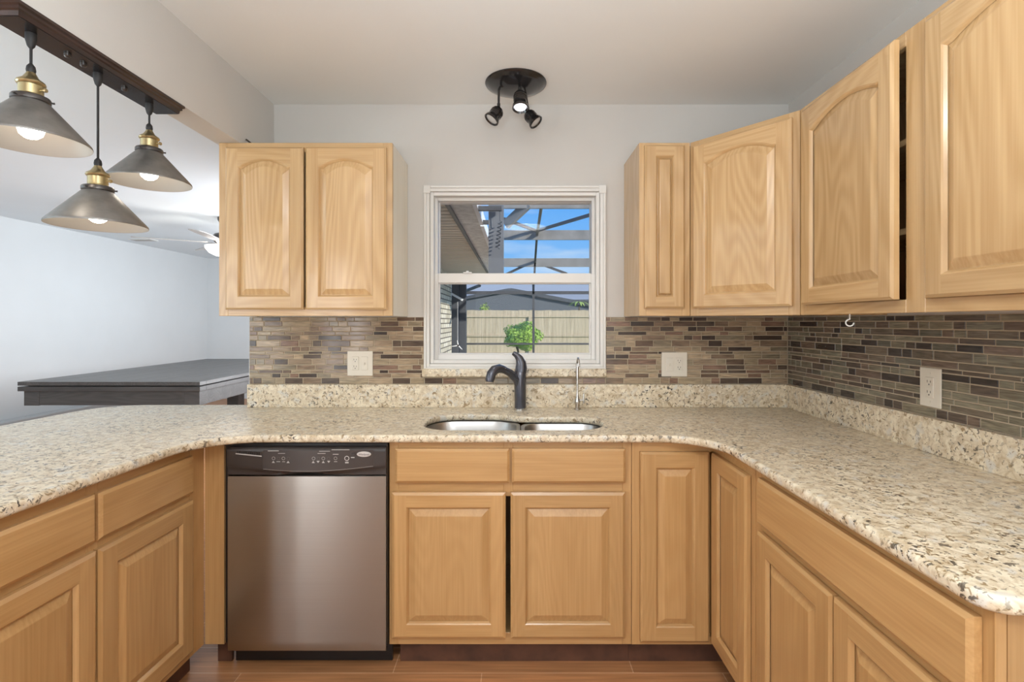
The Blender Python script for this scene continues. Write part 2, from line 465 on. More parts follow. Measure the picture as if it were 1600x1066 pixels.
# ------------------------------------------------------------------ mesh builder
class MB:
    def __init__(self):
        self.v, self.f, self.m, self.s, self.c = [], [], [], [], []

    def vert(self, p):
        self.v.append(tuple(p)); return len(self.v) - 1

    def face(self, idx, mi=0, smooth=False, col=None):
        self.f.append(tuple(idx)); self.m.append(mi); self.s.append(smooth); self.c.append(col)

    def quad(self, a, b, c, d, mi=0, smooth=False, col=None):
        self.face([self.vert(a), self.vert(b), self.vert(c), self.vert(d)], mi, smooth, col)

    def box(self, x0, x1, y0, y1, z0, z1, mi=0, col=None):
        if x0 > x1: x0, x1 = x1, x0
        if y0 > y1: y0, y1 = y1, y0
        if z0 > z1: z0, z1 = z1, z0
        i = [self.vert(p) for p in ((x0, y0, z0), (x1, y0, z0), (x1, y1, z0), (x0, y1, z0),
                                    (x0, y0, z1), (x1, y0, z1), (x1, y1, z1), (x0, y1, z1))]
        for q in ((0, 3, 2, 1), (4, 5, 6, 7), (0, 1, 5, 4), (1, 2, 6, 5), (2, 3, 7, 6), (3, 0, 4, 7)):
            self.face([i[k] for k in q], mi, False, col)

    def loop(self, pts):
        return [self.vert(p) for p in pts]

    def bridge(self, a, b, mi=0, smooth=False, closed=True):
        n = len(a)
        for k in range(n if closed else n - 1):
            j = (k + 1) % n
            self.face([a[k], a[j], b[j], b[k]], mi(k) if callable(mi) else mi, smooth)

    def prism(self, poly, z0, z1, mi=0):
        """poly: list of (x, y), counter-clockwise from above"""
        a = self.loop([(x, y, z0) for x, y in poly]); b = self.loop([(x, y, z1) for x, y in poly])
        self.bridge(a, b, mi)
        self.face(list(reversed(a)), mi); self.face(b, mi)

    def lathe(self, prof, M=None, seg=32, mi=0, cap0=True, cap1=True, smooth=True):
        """prof: list of (r, z); axis local z"""
        M = M or Matrix()
        loops = []
        for r, z in prof:
            loops.append(self.loop([M @ Vector((r * math.cos(2 * math.pi * k / seg), r * math.sin(2 * math.pi * k / seg), z)) for k in range(seg)]))
        for i in range(len(loops) - 1):
            self.bridge(loops[i], loops[i + 1], mi[i] if isinstance(mi, (list, tuple)) else mi, smooth)
        m0 = mi[0] if isinstance(mi, (list, tuple)) else mi
        m1 = mi[-1] if isinstance(mi, (list, tuple)) else mi
        if cap0: self.face(list(reversed(loops[0])), m0)
        if cap1: self.face(loops[-1], m1)

    def tube(self, pts, rad, seg=12, mi=0, squash=None):
        pts = [Vector(p) for p in pts]
        if not isinstance(rad, (list, tuple)): rad = [rad] * len(pts)
        t0 = (pts[1] - pts[0]).normalized()
        up = Vector((0, 0, 1)) if abs(t0.z) < .9 else Vector((0, 1, 0))
        nrm = (up - t0 * up.dot(t0)).normalized()
        loops = []
        for i, p in enumerate(pts):
            if i == 0: t = pts[1] - pts[0]
            elif i == len(pts) - 1: t = pts[-1] - pts[-2]
            else: t = (pts[i + 1] - pts[i]).normalized() + (pts[i] - pts[i - 1]).normalized()
            t.normalize()
            nrm = (nrm - t * nrm.dot(t)).normalized()
            bi = t.cross(nrm)
            rx, ry = rad[i] if isinstance(rad[i], (tuple, list)) else (rad[i], rad[i])
            loops.append(self.loop([p + nrm * (rx * math.cos(2 * math.pi * k / seg)) + bi * (ry * math.sin(2 * math.pi * k / seg)) for k in range(seg)]))
        for i in range(len(loops) - 1):
            self.bridge(loops[i], loops[i + 1], mi, True)
        self.face(list(reversed(loops[0])), mi); self.face(loops[-1], mi)

    def build(self, name, mats, parent=None, bevel=0.0, segs=2, loc=None, angle=40):
        me = bpy.data.meshes.new(name)
        me.from_pydata(self.v, [], self.f)
        if not isinstance(mats, (list, tuple)): mats = [mats]
        for mt in mats: me.materials.append(mt)
        me.polygons.foreach_set('material_index', self.m)
        if any(c is not None for c in self.c):
            ca = me.color_attributes.new('Col', 'FLOAT_COLOR', 'CORNER')
            data = []
            for c, f in zip(self.c, self.f):
                data += list((*(c or (1, 1, 1)), 1)) * len(f)
            ca.data.foreach_set('color', data)
        bm = bmesh.new(); bm.from_mesh(me)
        bmesh.ops.recalc_face_normals(bm, faces=bm.faces)
        bm.to_mesh(me); bm.free()
        if any(self.s):
            me.polygons.foreach_set('use_smooth', [True] * len(me.polygons))
            me.set_sharp_from_angle(angle=R(angle))
        me.update()
        o = bpy.data.objects.new(name, me)
        COL.objects.link(o)
        if parent is not None: o.parent = parent
        if loc is not None: o.location = loc
        if bevel:
            md = o.modifiers.new('bevel', 'BEVEL')
            md.width = bevel; md.segments = segs; md.limit_method = 'ANGLE'; md.angle_limit = R(40)
        return o


def tag(o, label=None, cat=None, group=None, kind=None):
    if label: o['label'] = label
    if cat: o['category'] = cat
    if group: o['group'] = group
    if kind: o['kind'] = kind
    return o


def thing(name, label, cat, loc=(0, 0, 0), rotz=0.0, group=None):
    o = bpy.data.objects.new(name, None)
    o.empty_display_size = .05
    COL.objects.link(o)
    o.location = loc
    o.rotation_euler = (0, 0, rotz)
    return tag(o, label, cat, group)


def boxo(name, x0, x1, y0, y1, z0, z1, mat, parent=None, bevel=0.0, **kw):
    b = MB(); b.box(x0, x1, y0, y1, z0, z1)
    o = b.build(name, mat, parent, bevel)
    return tag(o, **kw)


def rot_to(d):
    """matrix turning local +z to direction d"""
    return Vector(d).normalized().to_track_quat('Z', 'Y').to_matrix().to_4x4()


def T(x, y, z): return Matrix.Translation((x, y, z))


def fillet(poly, radii, n=10):
    out = []
    N = len(poly)
    for i in range(N):
        p = Vector(poly[i]); a = Vector(poly[i - 1]); c = Vector(poly[(i + 1) % N])
        r = radii[i]
        if r <= 0:
            out.append(tuple(p)); continue
        d1 = (a - p).normalized(); d2 = (c - p).normalized()
        ang = d1.angle(d2)
        t = r / math.tan(ang / 2)
        p1 = p + d1 * t
        ctr = p + (d1 + d2).normalized() * (r / math.sin(ang / 2))
        a0 = math.atan2(*(p1 - ctr).yx)
        p2 = p + d2 * t
        a1 = math.atan2(*(p2 - ctr).yx)
        da = (a1 - a0 + math.pi) % (2 * math.pi) - math.pi
        for k in range(n + 1):
            th = a0 + da * k / n
            out.append((ctr.x + r * math.cos(th), ctr.y + r * math.sin(th)))
    return out


def slab(name, loops, z0, z1, rnd, mat, parent=None, res=3):
    """flat slab from 2D loops (outer + holes) with rounded edges"""
    cu = bpy.data.curves.new(name, 'CURVE')
    cu.dimensions = '2D'; cu.fill_mode = 'BOTH'
    cu.extrude = (z1 - z0) / 2 - rnd
    cu.bevel_depth = rnd; cu.bevel_resolution = res
    cu.offset = -rnd
    for lp in loops:
        sp = cu.splines.new('POLY')
        sp.points.add(len(lp) - 1)
        for q, (x, y) in zip(sp.points, lp): q.co = (x, y, 0, 1)
        sp.use_cyclic_u = True
    tmp = bpy.data.objects.new('tmp', cu)
    COL.objects.link(tmp)
    bpy.context.view_layer.update()
    me = bpy.data.meshes.new_from_object(tmp.evaluated_get(bpy.context.evaluated_depsgraph_get()))
    bpy.data.objects.remove(tmp); bpy.data.curves.remove(cu)
    me.name = name
    for v in me.vertices: v.co.z += (z0 + z1) / 2
    bm = bmesh.new(); bm.from_mesh(me)
    bmesh.ops.remove_doubles(bm, verts=bm.verts, dist=1e-5)
    bm.to_mesh(me); bm.free()
    me.materials.clear(); me.materials.append(mat)
    me.polygons.foreach_set('material_index', [0] * len(me.polygons))
    me.polygons.foreach_set('use_smooth', [True] * len(me.polygons))
    me.set_sharp_from_angle(angle=R(35))
    o = bpy.data.objects.new(name, me); COL.objects.link(o)
    if parent is not None: o.parent = parent
    return o


def text_mesh(name, body, size, mat, parent, loc, rot):
    cu = bpy.data.curves.new(name, 'FONT')
    cu.body = body; cu.size = size; cu.extrude = .0003
    cu.align_x = 'CENTER'; cu.align_y = 'CENTER'
    tmp = bpy.data.objects.new('tmp', cu); COL.objects.link(tmp)
    bpy.context.view_layer.update()
    me = bpy.data.meshes.new_from_object(tmp.evaluated_get(bpy.context.evaluated_depsgraph_get()))
    bpy.data.objects.remove(tmp); bpy.data.curves.remove(cu)
    me.materials.clear(); me.materials.append(mat)
    o = bpy.data.objects.new(name, me); COL.objects.link(o)
    o.parent = parent; o.location = loc; o.rotation_euler = rot
    return o


# ------------------------------------------------------------------ room shell
CEIL = 2.438
XR = 1.374            # right-hand wall
XW = -1.34            # free end of the window wall
XL = -5.35            # far wall of the game room, to the side
YF = 6.3              # end wall of the game room
YB = -5.0             # wall behind the camera
boxo('floor', XL - .2, XR + .2, YB - .2, YF + .2, -.12, 0, FLOORM, kind='structure')
b = MB()
b.box(-1.275, XR + .2, YB - .2, .16, CEIL, CEIL + .12); b.box(XL - .2, -1.275, YB - .2, .16, CEIL, CEIL + .12, 1)
b.box(XL - .2, -1.24, .16, .55, CEIL, CEIL + .12, 1); b.box(XL - .2, -1.48, .55, 9.3, CEIL, CEIL + .12, 1)
b.build('ceiling', [CEILM, DINEC])['kind'] = 'structure'
# window wall with its opening
WX0, WX1, WZ0, WZ1 = -.44, .43, 1.125, 2.005
b = MB()
b.box(XW, WX0, 0, .16, 0, CEIL); b.box(WX1, XR, 0, .16, 0, CEIL)
b.box(WX0, WX1, 0, .16, 0, WZ0); b.box(WX0, WX1, 0, .16, WZ1, CEIL)
b.build('wall_back', WALLM)['kind'] = 'structure'
boxo('wall_right', XR, XR + .15, YB, .16, 0, CEIL, WALLM, kind='structure')
boxo('wall_front', XL, XR + .15, YB - .15, YB, 0, CEIL, WALLM, kind='structure')
boxo('wall_left', XL - .15, XL, YB - .15, YF + .15, 0, CEIL, DINEM, kind='structure')
boxo('wall_far', XL, -1.58, YF, YF + .15, 0, CEIL, DINEM, kind='structure')
# wall between the game room and the yard: painted inside, brick outside
b = MB()
b.box(-1.34, -1.24, .1605, .55, 0, CEIL); b.box(-1.58, -1.34, .45, .55, 0, CEIL); b.box(-1.58, -1.53, .55, 9.2, 0, CEIL)
b.build('wall_side', DINEM)['kind'] = 'structure'
b = MB(); b.box(-1.53, -1.48, .55, 9.2, -.1, CEIL); b.box(-1.53, -1.24, .5505, .56, -.1, CEIL)
b.build('wall_outside', BRICK)['kind'] = 'structure'
b = MB(); b.box(-1.33, -1.219, YB, 0, 2.135, CEIL)
b.build('trim_1', BEAMM)['kind'] = 'structure'          # dropped header over the peninsula
b = MB(); b.box(XL, XL + .16, -3.2, 5.2, 0, .315)
b.build('trim_2', LEDGEM, bevel=.01)['kind'] = 'structure'   # low ledge along the game room wall

# ------------------------------------------------------------------ window
win = bpy.data.objects.new('window_1', None); COL.objects.link(win); win['kind'] = 'structure'
b = MB()   # casing and jamb steps
for (i0, w, y0, y1) in ((-.022, .012, -.014, .0), (-.010, .016, -.008, .012), (.006, .018, .004, .155), (.018, .020, .055, .15)):
    xa, xb, za, zb = WX0 + i0, WX1 - i0, WZ0 + i0, WZ1 - i0
    if i0 >= 0: xa += .001; xb -= .001; za += .001; zb -= .001
    b.box(xa, xa + w, y0, y1, za, zb); b.box(xb - w, xb, y0, y1, za, zb)
    b.box(xa + w, xb - w, y0, y1, zb - w, zb); b.box(xa + w, xb - w, y0, y1, za, za + w)
b.box(WX0 - .024, WX0 + .012, -.017, -.012, WZ1 - .018, WZ1 + .024)
b.box(WX1 - .012, WX1 + .024, -.017, -.012, WZ1 - .018, WZ1 + .024)
b.build('frame', VINYL, win, bevel=.003)


def sash(name, x0, x1, z0, z1, gx0, gx1, gz0, gz1, y0, y1):
    b = MB()
    for (t, ya, yb) in ((0, y0, y1),):
        b.box(x0, gx0, ya, yb, z0, z1); b.box(gx1, x1, ya, yb, z0, z1)
        b.box(gx0, gx1, ya, yb, z0, gz0); b.box(gx0, gx1, ya, yb, gz1, z1)
    e = .008
    yb = y0 + .012
    b.box(gx0 - .001, gx0 + e, yb, y1 - .004, gz0, gz1); b.box(gx1 - e, gx1 + .001, yb, y1 - .004, gz0, gz1)
    b.box(gx0, gx1, yb, y1 - .004, gz0 - .001, gz0 + e * .7); b.box(gx0, gx1, yb, y1 - .004, gz1 - e * .7, gz1 + .001)
    s = b.build(name, VINYL, win, bevel=.003)
    p = boxo('pane', gx0, gx1, (y0 + y1) / 2, (y0 + y1) / 2 + .004, gz0, gz1, GLASS, s)
    return s


su = sash('upper_sash', -.418, .408, 1.552, 1.982, -.403, .403, 1.590, 1.970, .085, .115)
sl = sash('lower_sash', -.418, .410, 1.148, 1.592, -.398, .386, 1.176, 1.542, .045, .078)
b = MB(); b.box(-.27, -.225, .036, .046, 1.590, 1.597); b.box(-.255, -.24, .033, .046, 1.594, 1.603)
b.build('latch', WHITEP, sl, bevel=.002)
b = MB(); b.box(.355, .365, .04, .0455, 1.14, 1.147)
# granite sill under the window
tag(boxo('window_sill', -.468, .452, -.036, -.001, 1.068, 1.108, GRANITE, None, .006),
    'speckled granite sill ledge beneath the window frame', 'sill')

# ------------------------------------------------------------------ mosaic backsplash
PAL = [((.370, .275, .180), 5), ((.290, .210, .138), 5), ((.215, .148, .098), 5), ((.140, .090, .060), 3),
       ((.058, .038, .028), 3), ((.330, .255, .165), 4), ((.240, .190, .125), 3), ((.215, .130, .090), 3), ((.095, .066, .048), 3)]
PAL_SHADED = [((.185, .160, .112), 6), ((.150, .120, .088), 4), ((.165, .118, .088), 4), ((.100, .074, .058), 4),  # same mosaic, the side wall's weaker light darkened into the palette
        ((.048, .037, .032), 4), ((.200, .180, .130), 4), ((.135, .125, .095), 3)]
ROWS = [.0165, .022, .0205, .0150, .0206, .0274, .0192, .0103, .0192, .0254, .0206, .0137, .0178, .0260]
LENS = [.045, .045, .070, .092, .092, .120, .145]


def tiles(name, length, ztop, zbot, pal, seed, holes=(), parent=None):
    rnd = random.Random(seed)
    b = MB()
    cols = [c for c, w in pal for _ in range(w)]
    gap = .0033
    k = sum(ROWS) + gap * len(ROWS)
    f = (ztop - zbot) / k
    z = ztop
    for h in ROWS:
        z1 = z - gap * f * .5; z0 = z - (h + gap * .5) * f
        x = -rnd.random() * .1
        while x < length:
            w = rnd.choice(LENS)
            a, e = max(x, 0.001), min(x + w - gap, length - .001)
            x += w
            if e - a < .008: continue
            spans = [(a, e)]
            for (hx0, hx1, hz0, hz1) in holes:
                if z0 < hz1 - .002 and z1 > hz0 + .002:
                    ns = []
                    for s0, s1 in spans:
                        if s1 <= hx0 or s0 >= hx1: ns.append((s0, s1)); continue
                        if s0 < hx0: ns.append((s0, hx0 - .001))
                        if s1 > hx1: ns.append((hx1 + .001, s1))
                    spans = ns
            c = rnd.choice(cols)
            v = rnd.uniform(.88, 1.12)
            c = tuple(q * v for q in c)
            for s0, s1 in spans:
                if s1 - s0 < .006: continue
                i = .0012
                o = b.loop([(s0, -.004, z0), (s1, -.004, z0), (s1, -.004, z1), (s0, -.004, z1)])
                q = b.loop([(s0 + i, -.0065, z0 + i), (s1 - i, -.0065, z0 + i), (s1 - i, -.0065, z1 - i), (s0 + i, -.0065, z1 - i)])
                for kk in range(4):
                    jj = (kk + 1) % 4
                    b.face([o[kk], o[jj], q[jj], q[kk]], 0, False, c)
                b.face(q, 0, False, c)
        z = z - (h + gap) * f
    return b.build(name, TILEM, parent)


TZ0, TZ1 = 1.030, 1.3665
bs = thing('mosaic_backsplash', 'brown and beige glass strip mosaic on the window wall', 'backsplash', (XW, 0, 0))
tiles('strip_tiles', XR - XW - .008, TZ1, TZ0, PAL, 4, holes=[(WX0 - .024 - XW, WX1 + .024 - XW, 1.108, 1.5), (-.468 - XW, .452 - XW, 1.064, 1.112)], parent=bs)
b = MB()
for (x0, x1, z0, z1) in ((0, WX0 - .0235 - XW, TZ0, TZ1), (WX1 + .0235 - XW, XR - XW - .001, TZ0, TZ1), (WX0 - .0235 - XW, WX1 + .0235 - XW, TZ0, 1.067)):
    b.box(x0, x1, -.0045, -.0005, z0, z1)
b.build('grout', GROUT, bs)
bs2 = thing('mosaic_backsplash', 'glass strip mosaic with shade put into its colours, on the side wall behind the long counter', 'backsplash', (XR, -.007, 0), R(-90))
tiles('strip_tiles', 1.775, TZ1, TZ0, PAL_SHADED, 11, parent=bs2)
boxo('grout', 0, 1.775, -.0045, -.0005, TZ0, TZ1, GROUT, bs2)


# ------------------------------------------------------------------ cabinets
def outline(xa, xb, za, zt, rise, d, n):
    pts = [(xa + d, za + d), (xb - d, za + d)]
    mid, half = (xa + xb) / 2, (xb - xa) / 2
    for i in range(n + 1):
        u = 1 - 2 * i / n
        a = abs(u)
        s = max(0.0, 1 - (a / .95) ** 2) if rise else 0
        pts.append((mid + u * (half - d), zt - d + rise * s))
    return pts


def make_door(parent, x0, x1, z0, z1, mv, mh, arch=False, t=.02, stile=.055, name='door', swing=0.0, chamfer=.008, bot=None):
    w, h = x1 - x0, z1 - z0
    n = 28 if arch else 1
    xa, xb = stile, w - stile
    za = bot or stile
    rise = .036 if arch else 0.0
    zt = h - stile + .004 - rise if arch else h - stile
    c = chamfer
    b = MB()
    V, H = 0, 1
    yf = -t - .001
    A = b.loop([(0, -.001, 0), (w, -.001, 0), (w, -.001, h), (0, -.001, h)])
    B = b.loop([(0, yf + .006, 0), (w, yf + .006, 0), (w, yf + .006, h), (0, yf + .006, h)])
    C = b.loop([(c, yf, c), (w - c, yf, c), (w - c, yf, h - c), (c, yf, h - c)])
    mm = lambda k: (H, V, H, V)[k]
    b.bridge(A, B, mm); b.bridge(B, C, mm)
    b.face(list(reversed(A)), V)
    b.quad((c, yf, c), (xa, yf, c), (xa, yf, h - c), (c, yf, h - c), V)
    b.quad((xb, yf, c), (w - c, yf, c), (w - c, yf, h - c), (xb, yf, h - c), V)
    b.quad((xa, yf, c), (xb, yf, c), (xb, yf, za), (xa, yf, za), H)
    top = outline(xa, xb, za, zt, rise, 0, n)[2:]
    for (p, q) in zip(top, top[1:]):
        b.quad((q[0], yf, q[1]), (p[0], yf, p[1]), (p[0], yf, h - c), (q[0], yf, h - c), H)
    L0 = outline(xa, xb, za, zt, rise, 0, n)
    L1 = outline(xa, xb, za, zt, rise, .004, n)
    L2 = outline(xa, xb, za, zt, rise, .009, n)
    nn = len(L0)
    lm = lambda k: H if (k == 0 or 2 <= k < nn - 1) else V
    l0 = b.loop([(x, yf, z) for x, z in L0])
    l1 = b.loop([(x, yf + .003, z) for x, z in L1])
    l2 = b.loop([(x, yf + .010, z) for x, z in L2])
    b.bridge(l0, l1, lm); b.bridge(l1, l2, lm)
    d = b.build(name, [mv, mh], parent, loc=(x0, 0, z0))
    if swing: d.rotation_euler = (0, 0, swing)
    p = MB()
    rim = min(.034, (xb - xa) * .22)
    loops = []
    for dd, yy in ((.006, yf + .012), (.012, yf + .011), (rim, yf + .002), (rim + .002, yf + .0015)):
        loops.append(p.loop([(x, yy, z) for x, z in outline(xa, xb, za, zt, rise, dd, n)]))
    for a_, b_ in zip(loops, loops[1:]): p.bridge(a_, b_)
    p.face(loops[-1])
    pn = p.build('raised_panel', mv, d)
    return d


def make_drawer(parent, x0, x1, z0, z1, mat, t=.02, name='drawer_front', c=.009):
    w, h = x1 - x0, z1 - z0
    b = MB()
    yf = -t - .001
    A = b.loop([(0, -.001, 0), (w, -.001, 0), (w, -.001, h), (0, -.001, h)])
    B = b.loop([(0, yf + .007, 0), (w, yf + .007, 0), (w, yf + .007, h), (0, yf + .007, h)])
    C = b.loop([(c, yf, c), (w - c, yf, c), (w - c, yf, h - c), (c, yf, h - c)])
    b.bridge(A, B); b.bridge(B, C); b.face(C); b.face(list(reversed(A)))
    return b.build(name, mat, parent, loc=(x0, 0, z0))


def face_frame(parent, stiles, rails, mv, mh, t=.019):
    """stiles: (x0, x1, z0, z1); rails likewise"""
    b = MB()
    for s in stiles: b.box(s[0], s[1], 0, t, s[2], s[3], 0)
    for s in rails: b.box(s[0], s[1], 0, t, s[2], s[3], 1)
    return b.build('face_frame', [mv, mh], parent, bevel=.0012, segs=1)


def carcass(parent, w, d, z0, z1, mat, top=True, y0=.0195):
    b = MB()
    b.box(0, .016, y0, d, z0, z1); b.box(w - .016, w, y0, d, z0, z1)
    b.box(.016, w - .016, y0, d, z0 + .008, z0 + .022)
    b.box(.016, w - .016, d - .008, d, z0 + .022, z1)
    if top: b.box(.016, w - .016, y0, d, z1 - .016, z1)
    return b.build('carcass', mat, parent)


# upper cabinets -----------------------------------------------------
UB, UT = 1.369, 2.134
YU = -.32
c = thing('wall_cabinet', 'two-door maple wall cabinet with arched panels hanging beside the open doorway', 'cabinet', (-1.311, YU, UB))
W, H = .766, UT - UB
face_frame(c, [(0, .04, 0, H), (W - .04, W, 0, H)], [(.04, W - .04, 0, .04), (.04, W - .04, H - .04, H)], WUV, WUH)
carcass(c, W, .318, 0, H, SIDE_GLOW)
make_door(c, .037, .379, .028, .741, WUV, WUH, arch=True)
make_door(c, .389, .742, .028, .741, WUV, WUH, arch=True)

c = thing('wall_cabinet', 'narrow maple wall cabinet with one slim flat-topped door beside the window', 'cabinet', (.545, YU, UB))
W = .224
face_frame(c, [(0, .03, 0, H), (W - .035, W, 0, H)], [(.03, W - .035, 0, .04), (.03, W - .035, H - .04, H)], WUV, WUH)
carcass(c, W, .318, 0, H, WUV)
make_door(c, .021, .196, .034, .750, WUV, WUH, stile=.047)

# corner cabinet with diagonal door
dx, dy = 1.06 - .770, -.672 + .320
DL = math.hypot(dx, dy)
c = thing('corner_wall_cabinet', 'angled maple corner wall cabinet with one arched door', 'cabinet', (.770, YU, UB), math.atan2(dy, dx))
face_frame(c, [(0.0, .04, 0, H), (DL - .04, DL, 0, H)], [(.04, DL - .04, 0, .04), (.04, DL - .04, H - .04, H)], WUV, WUH)
b = MB()
inv = Matrix.Rotation(-math.atan2(dy, dx), 4, 'Z')
def loc2(x, y):
    v = inv @ Vector((x - .770, y - YU, 0)); return (v.x, v.y)
nx, ny = -dy / DL, dx / DL
pts = [loc2(.770 + nx * .0195, YU + ny * .0195), loc2(1.06 + nx * .0195, -.672 + ny * .0195 + .001), loc2(XR - .002, -.671), loc2(XR - .002, -.003), loc2(.770 + .0005, -.003)]
b.prism(pts, 0, H)
b.build('carcass', WUV, c)
make_door(c, .022, DL - .024, .034, .742, WUV, WUH, arch=True)

# long upper cabinet on the side wall
c = thing('wall_cabinet', 'long maple wall cabinet on the side wall with one arched door ajar', 'cabinet', (1.06, -.6735, UB), R(-90))
W = 1.13
face_frame(c, [(0, .035, 0, H), (.516, .582, 0, H), (W - .04, W, 0, H)],
           [(.035, .516, 0, .036), (.035, .516, H - .04, H), (.582, W - .04, 0, .036), (.582, W - .04, H - .04, H)], WUV, WUH)
cc = carcass(c, W, .312, 0, H, WUV)
for zz in (.22, .47):
    boxo('shelf', .017, W - .017, .03, .30, zz, zz + .018, WUH, c, .001)
make_door(c, .040, .515, .036, .743, WUV, WUH, arch=True, swing=R(-1.9))
make_door(c, .600, 1.095, .036, .743, WUV, WUH, arch=True)
# cup hook screwed into its underside
hk = MB()
pts = [(0, 0, 0), (0, 0, -.018)]
for k in range(0, 11):
    a = R(90 - k * 27)
    pts.append((.0 + .011 * math.cos(a), 0, -.030 + .011 * math.sin(a)))
hk.tube(pts, .0022, 8)
h_ = hk.build('cup_hook', WHITEP, None, loc=(1.08, -.925, UB + .002))
h_.rotation_euler = (0, 0, R(150))
tag(h_, 'small white cup hook under the long wall cabinet', 'hook')

# base cabinets -------------------------------------------------------
BB, BT = .1016, .883
BH = BT - BB
YBF = -.61
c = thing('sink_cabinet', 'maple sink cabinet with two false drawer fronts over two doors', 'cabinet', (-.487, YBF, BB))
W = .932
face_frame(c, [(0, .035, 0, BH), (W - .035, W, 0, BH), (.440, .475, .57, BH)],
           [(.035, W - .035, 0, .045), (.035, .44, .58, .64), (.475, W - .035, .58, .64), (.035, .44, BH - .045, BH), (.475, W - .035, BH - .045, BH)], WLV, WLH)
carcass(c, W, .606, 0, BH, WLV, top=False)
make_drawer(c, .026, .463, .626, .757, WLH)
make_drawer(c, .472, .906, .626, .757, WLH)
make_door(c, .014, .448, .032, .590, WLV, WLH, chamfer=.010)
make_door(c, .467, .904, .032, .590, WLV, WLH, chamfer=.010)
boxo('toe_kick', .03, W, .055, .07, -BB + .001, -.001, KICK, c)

XF = .762      # face frame plane of the side run
c = thing('corner_base_cabinet', 'maple corner base cabinet with a folding two-leaf door', 'cabinet', (.446, YBF, BB))
b = MB()
X1 = XR - .003 - .446
b.prism([(.0005, .606), (.0005, .0195), (XF - .446 + .0195, .0195), (XF - .446 + .0195, -.344), (X1, -.344), (X1, .606)], .0, BH - .02)
b.build('carcass', WLV, c)
b = MB()
b.box(.0005, .035, 0, .019, 0, BH, 0); b.box(.035, XF - .446 - .0, 0, .019, 0, .03, 1); b.box(.035, XF - .446, 0, .019, BH - .04, BH, 1)
b.box(XF - .446, XF - .446 + .019, -.344, .019, 0, .03, 1); b.box(XF - .446, XF - .446 + .019, -.344, .019, BH - .04, BH, 1)
b.box(XF - .446, XF - .446 + .019, -.344, -.315, .03, BH - .04, 0)
b.build('face_frame', [WLV, WLH], c)
make_door(c, .030, XF - .446 - .022, .018, .744, WLV, WLH, stile=.058)
d = make_door(c, 0, .292, .018, .744, WLV, WLH, stile=.058)
d.location = (XF - .446, -.022, .018); d.rotation_euler = (0, 0, R(-90))
b = MB()
b.box(.0, XF - .446 + .055, .055, .07, -BB + .001, -.001); b.box(XF - .446 + .055, XF - .446 + .07, -.344, .07, -BB + .001, -.001)
b.build('toe_kick', KICK, c)

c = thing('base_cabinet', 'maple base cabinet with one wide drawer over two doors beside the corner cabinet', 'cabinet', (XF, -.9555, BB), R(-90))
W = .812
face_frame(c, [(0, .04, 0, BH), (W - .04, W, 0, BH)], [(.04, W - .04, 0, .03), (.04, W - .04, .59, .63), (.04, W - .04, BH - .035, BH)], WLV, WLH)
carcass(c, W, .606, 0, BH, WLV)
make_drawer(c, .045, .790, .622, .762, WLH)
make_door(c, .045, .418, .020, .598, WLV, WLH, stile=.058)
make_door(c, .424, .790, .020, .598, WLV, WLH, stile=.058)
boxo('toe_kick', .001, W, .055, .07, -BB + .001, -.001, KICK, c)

PR = R(87.85)      # the peninsula stands a couple of degrees off square
ex, ey = math.cos(PR), math.sin(PR)
PX, PY = -1.200 - .97 * ex, YBF - .97 * ey
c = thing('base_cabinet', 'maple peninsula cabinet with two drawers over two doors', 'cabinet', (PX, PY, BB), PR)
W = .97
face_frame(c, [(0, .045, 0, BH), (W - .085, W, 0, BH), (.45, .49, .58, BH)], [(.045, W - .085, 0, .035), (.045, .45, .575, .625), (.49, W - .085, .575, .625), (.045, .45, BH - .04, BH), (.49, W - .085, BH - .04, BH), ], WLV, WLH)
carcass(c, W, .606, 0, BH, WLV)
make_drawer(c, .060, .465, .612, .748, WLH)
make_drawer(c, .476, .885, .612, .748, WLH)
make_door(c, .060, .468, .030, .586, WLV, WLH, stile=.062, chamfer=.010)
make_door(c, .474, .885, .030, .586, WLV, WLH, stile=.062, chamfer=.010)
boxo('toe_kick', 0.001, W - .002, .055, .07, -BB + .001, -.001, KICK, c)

c = thing('filler_panel', 'narrow upright maple filler board between peninsula and dishwasher', 'filler panel', (-1.199, YBF, BB))
boxo('board', .002, .076, 0, .019, 0, BH, WLV, c, .001)
boxo('toe_kick', 0.02, .076, .055, .07, -BB + .001, -.001, KICK, c)

# ------------------------------------------------------------------ dishwasher
D = thing('dishwasher', 'built-in dishwasher with stainless door and black control panel', 'dishwasher', (-1.0925, -.64, 0))
DW = .600
boxo('tub', -.022, DW + .001, .062, .60, .11, .872, BLACKP, D)
b = MB()      # trim around door in the opening
b.box(-.024, .0, .03, .062, .11, .878); b.box(DW, DW + .003, .012, .062, .11, .878); b.box(-.024, DW + .003, .022, .062, .868, .878)
b.build('side_trim', BLACKP, D)
dp = MB()
n = 16
prof = []
for zz, yy in ((.0935, .012), (.0935, .004), (.100, .001), (.13, 0), (.72, 0), (.757, 0.001), (.762, .008), (.762, .05)):
    prof.append((yy, zz))
lo = [dp.loop([(0, y, z), (DW, y, z)]) for y, z in prof]
for a_, b_ in zip(lo, lo[1:]): dp.face([a_[0], a_[1], b_[1], b_[0]], 0, True)
dp.face([l[0] for l in lo]); dp.face([l[1] for l in lo])
dp.box(.003, DW - .003, .012, .05, .097, .76)
dp.build('door_panel', STEEL, D)
# control panel: bowed outwards, with a swept lower lip and a finger pocket
cp = MB()
nx_, nz_ = 36, 14
zc0, zc1 = .764, .866


def lip(u):          # height of the swept line along the panel
    return .800 - .022 * math.sin(math.pi * u)


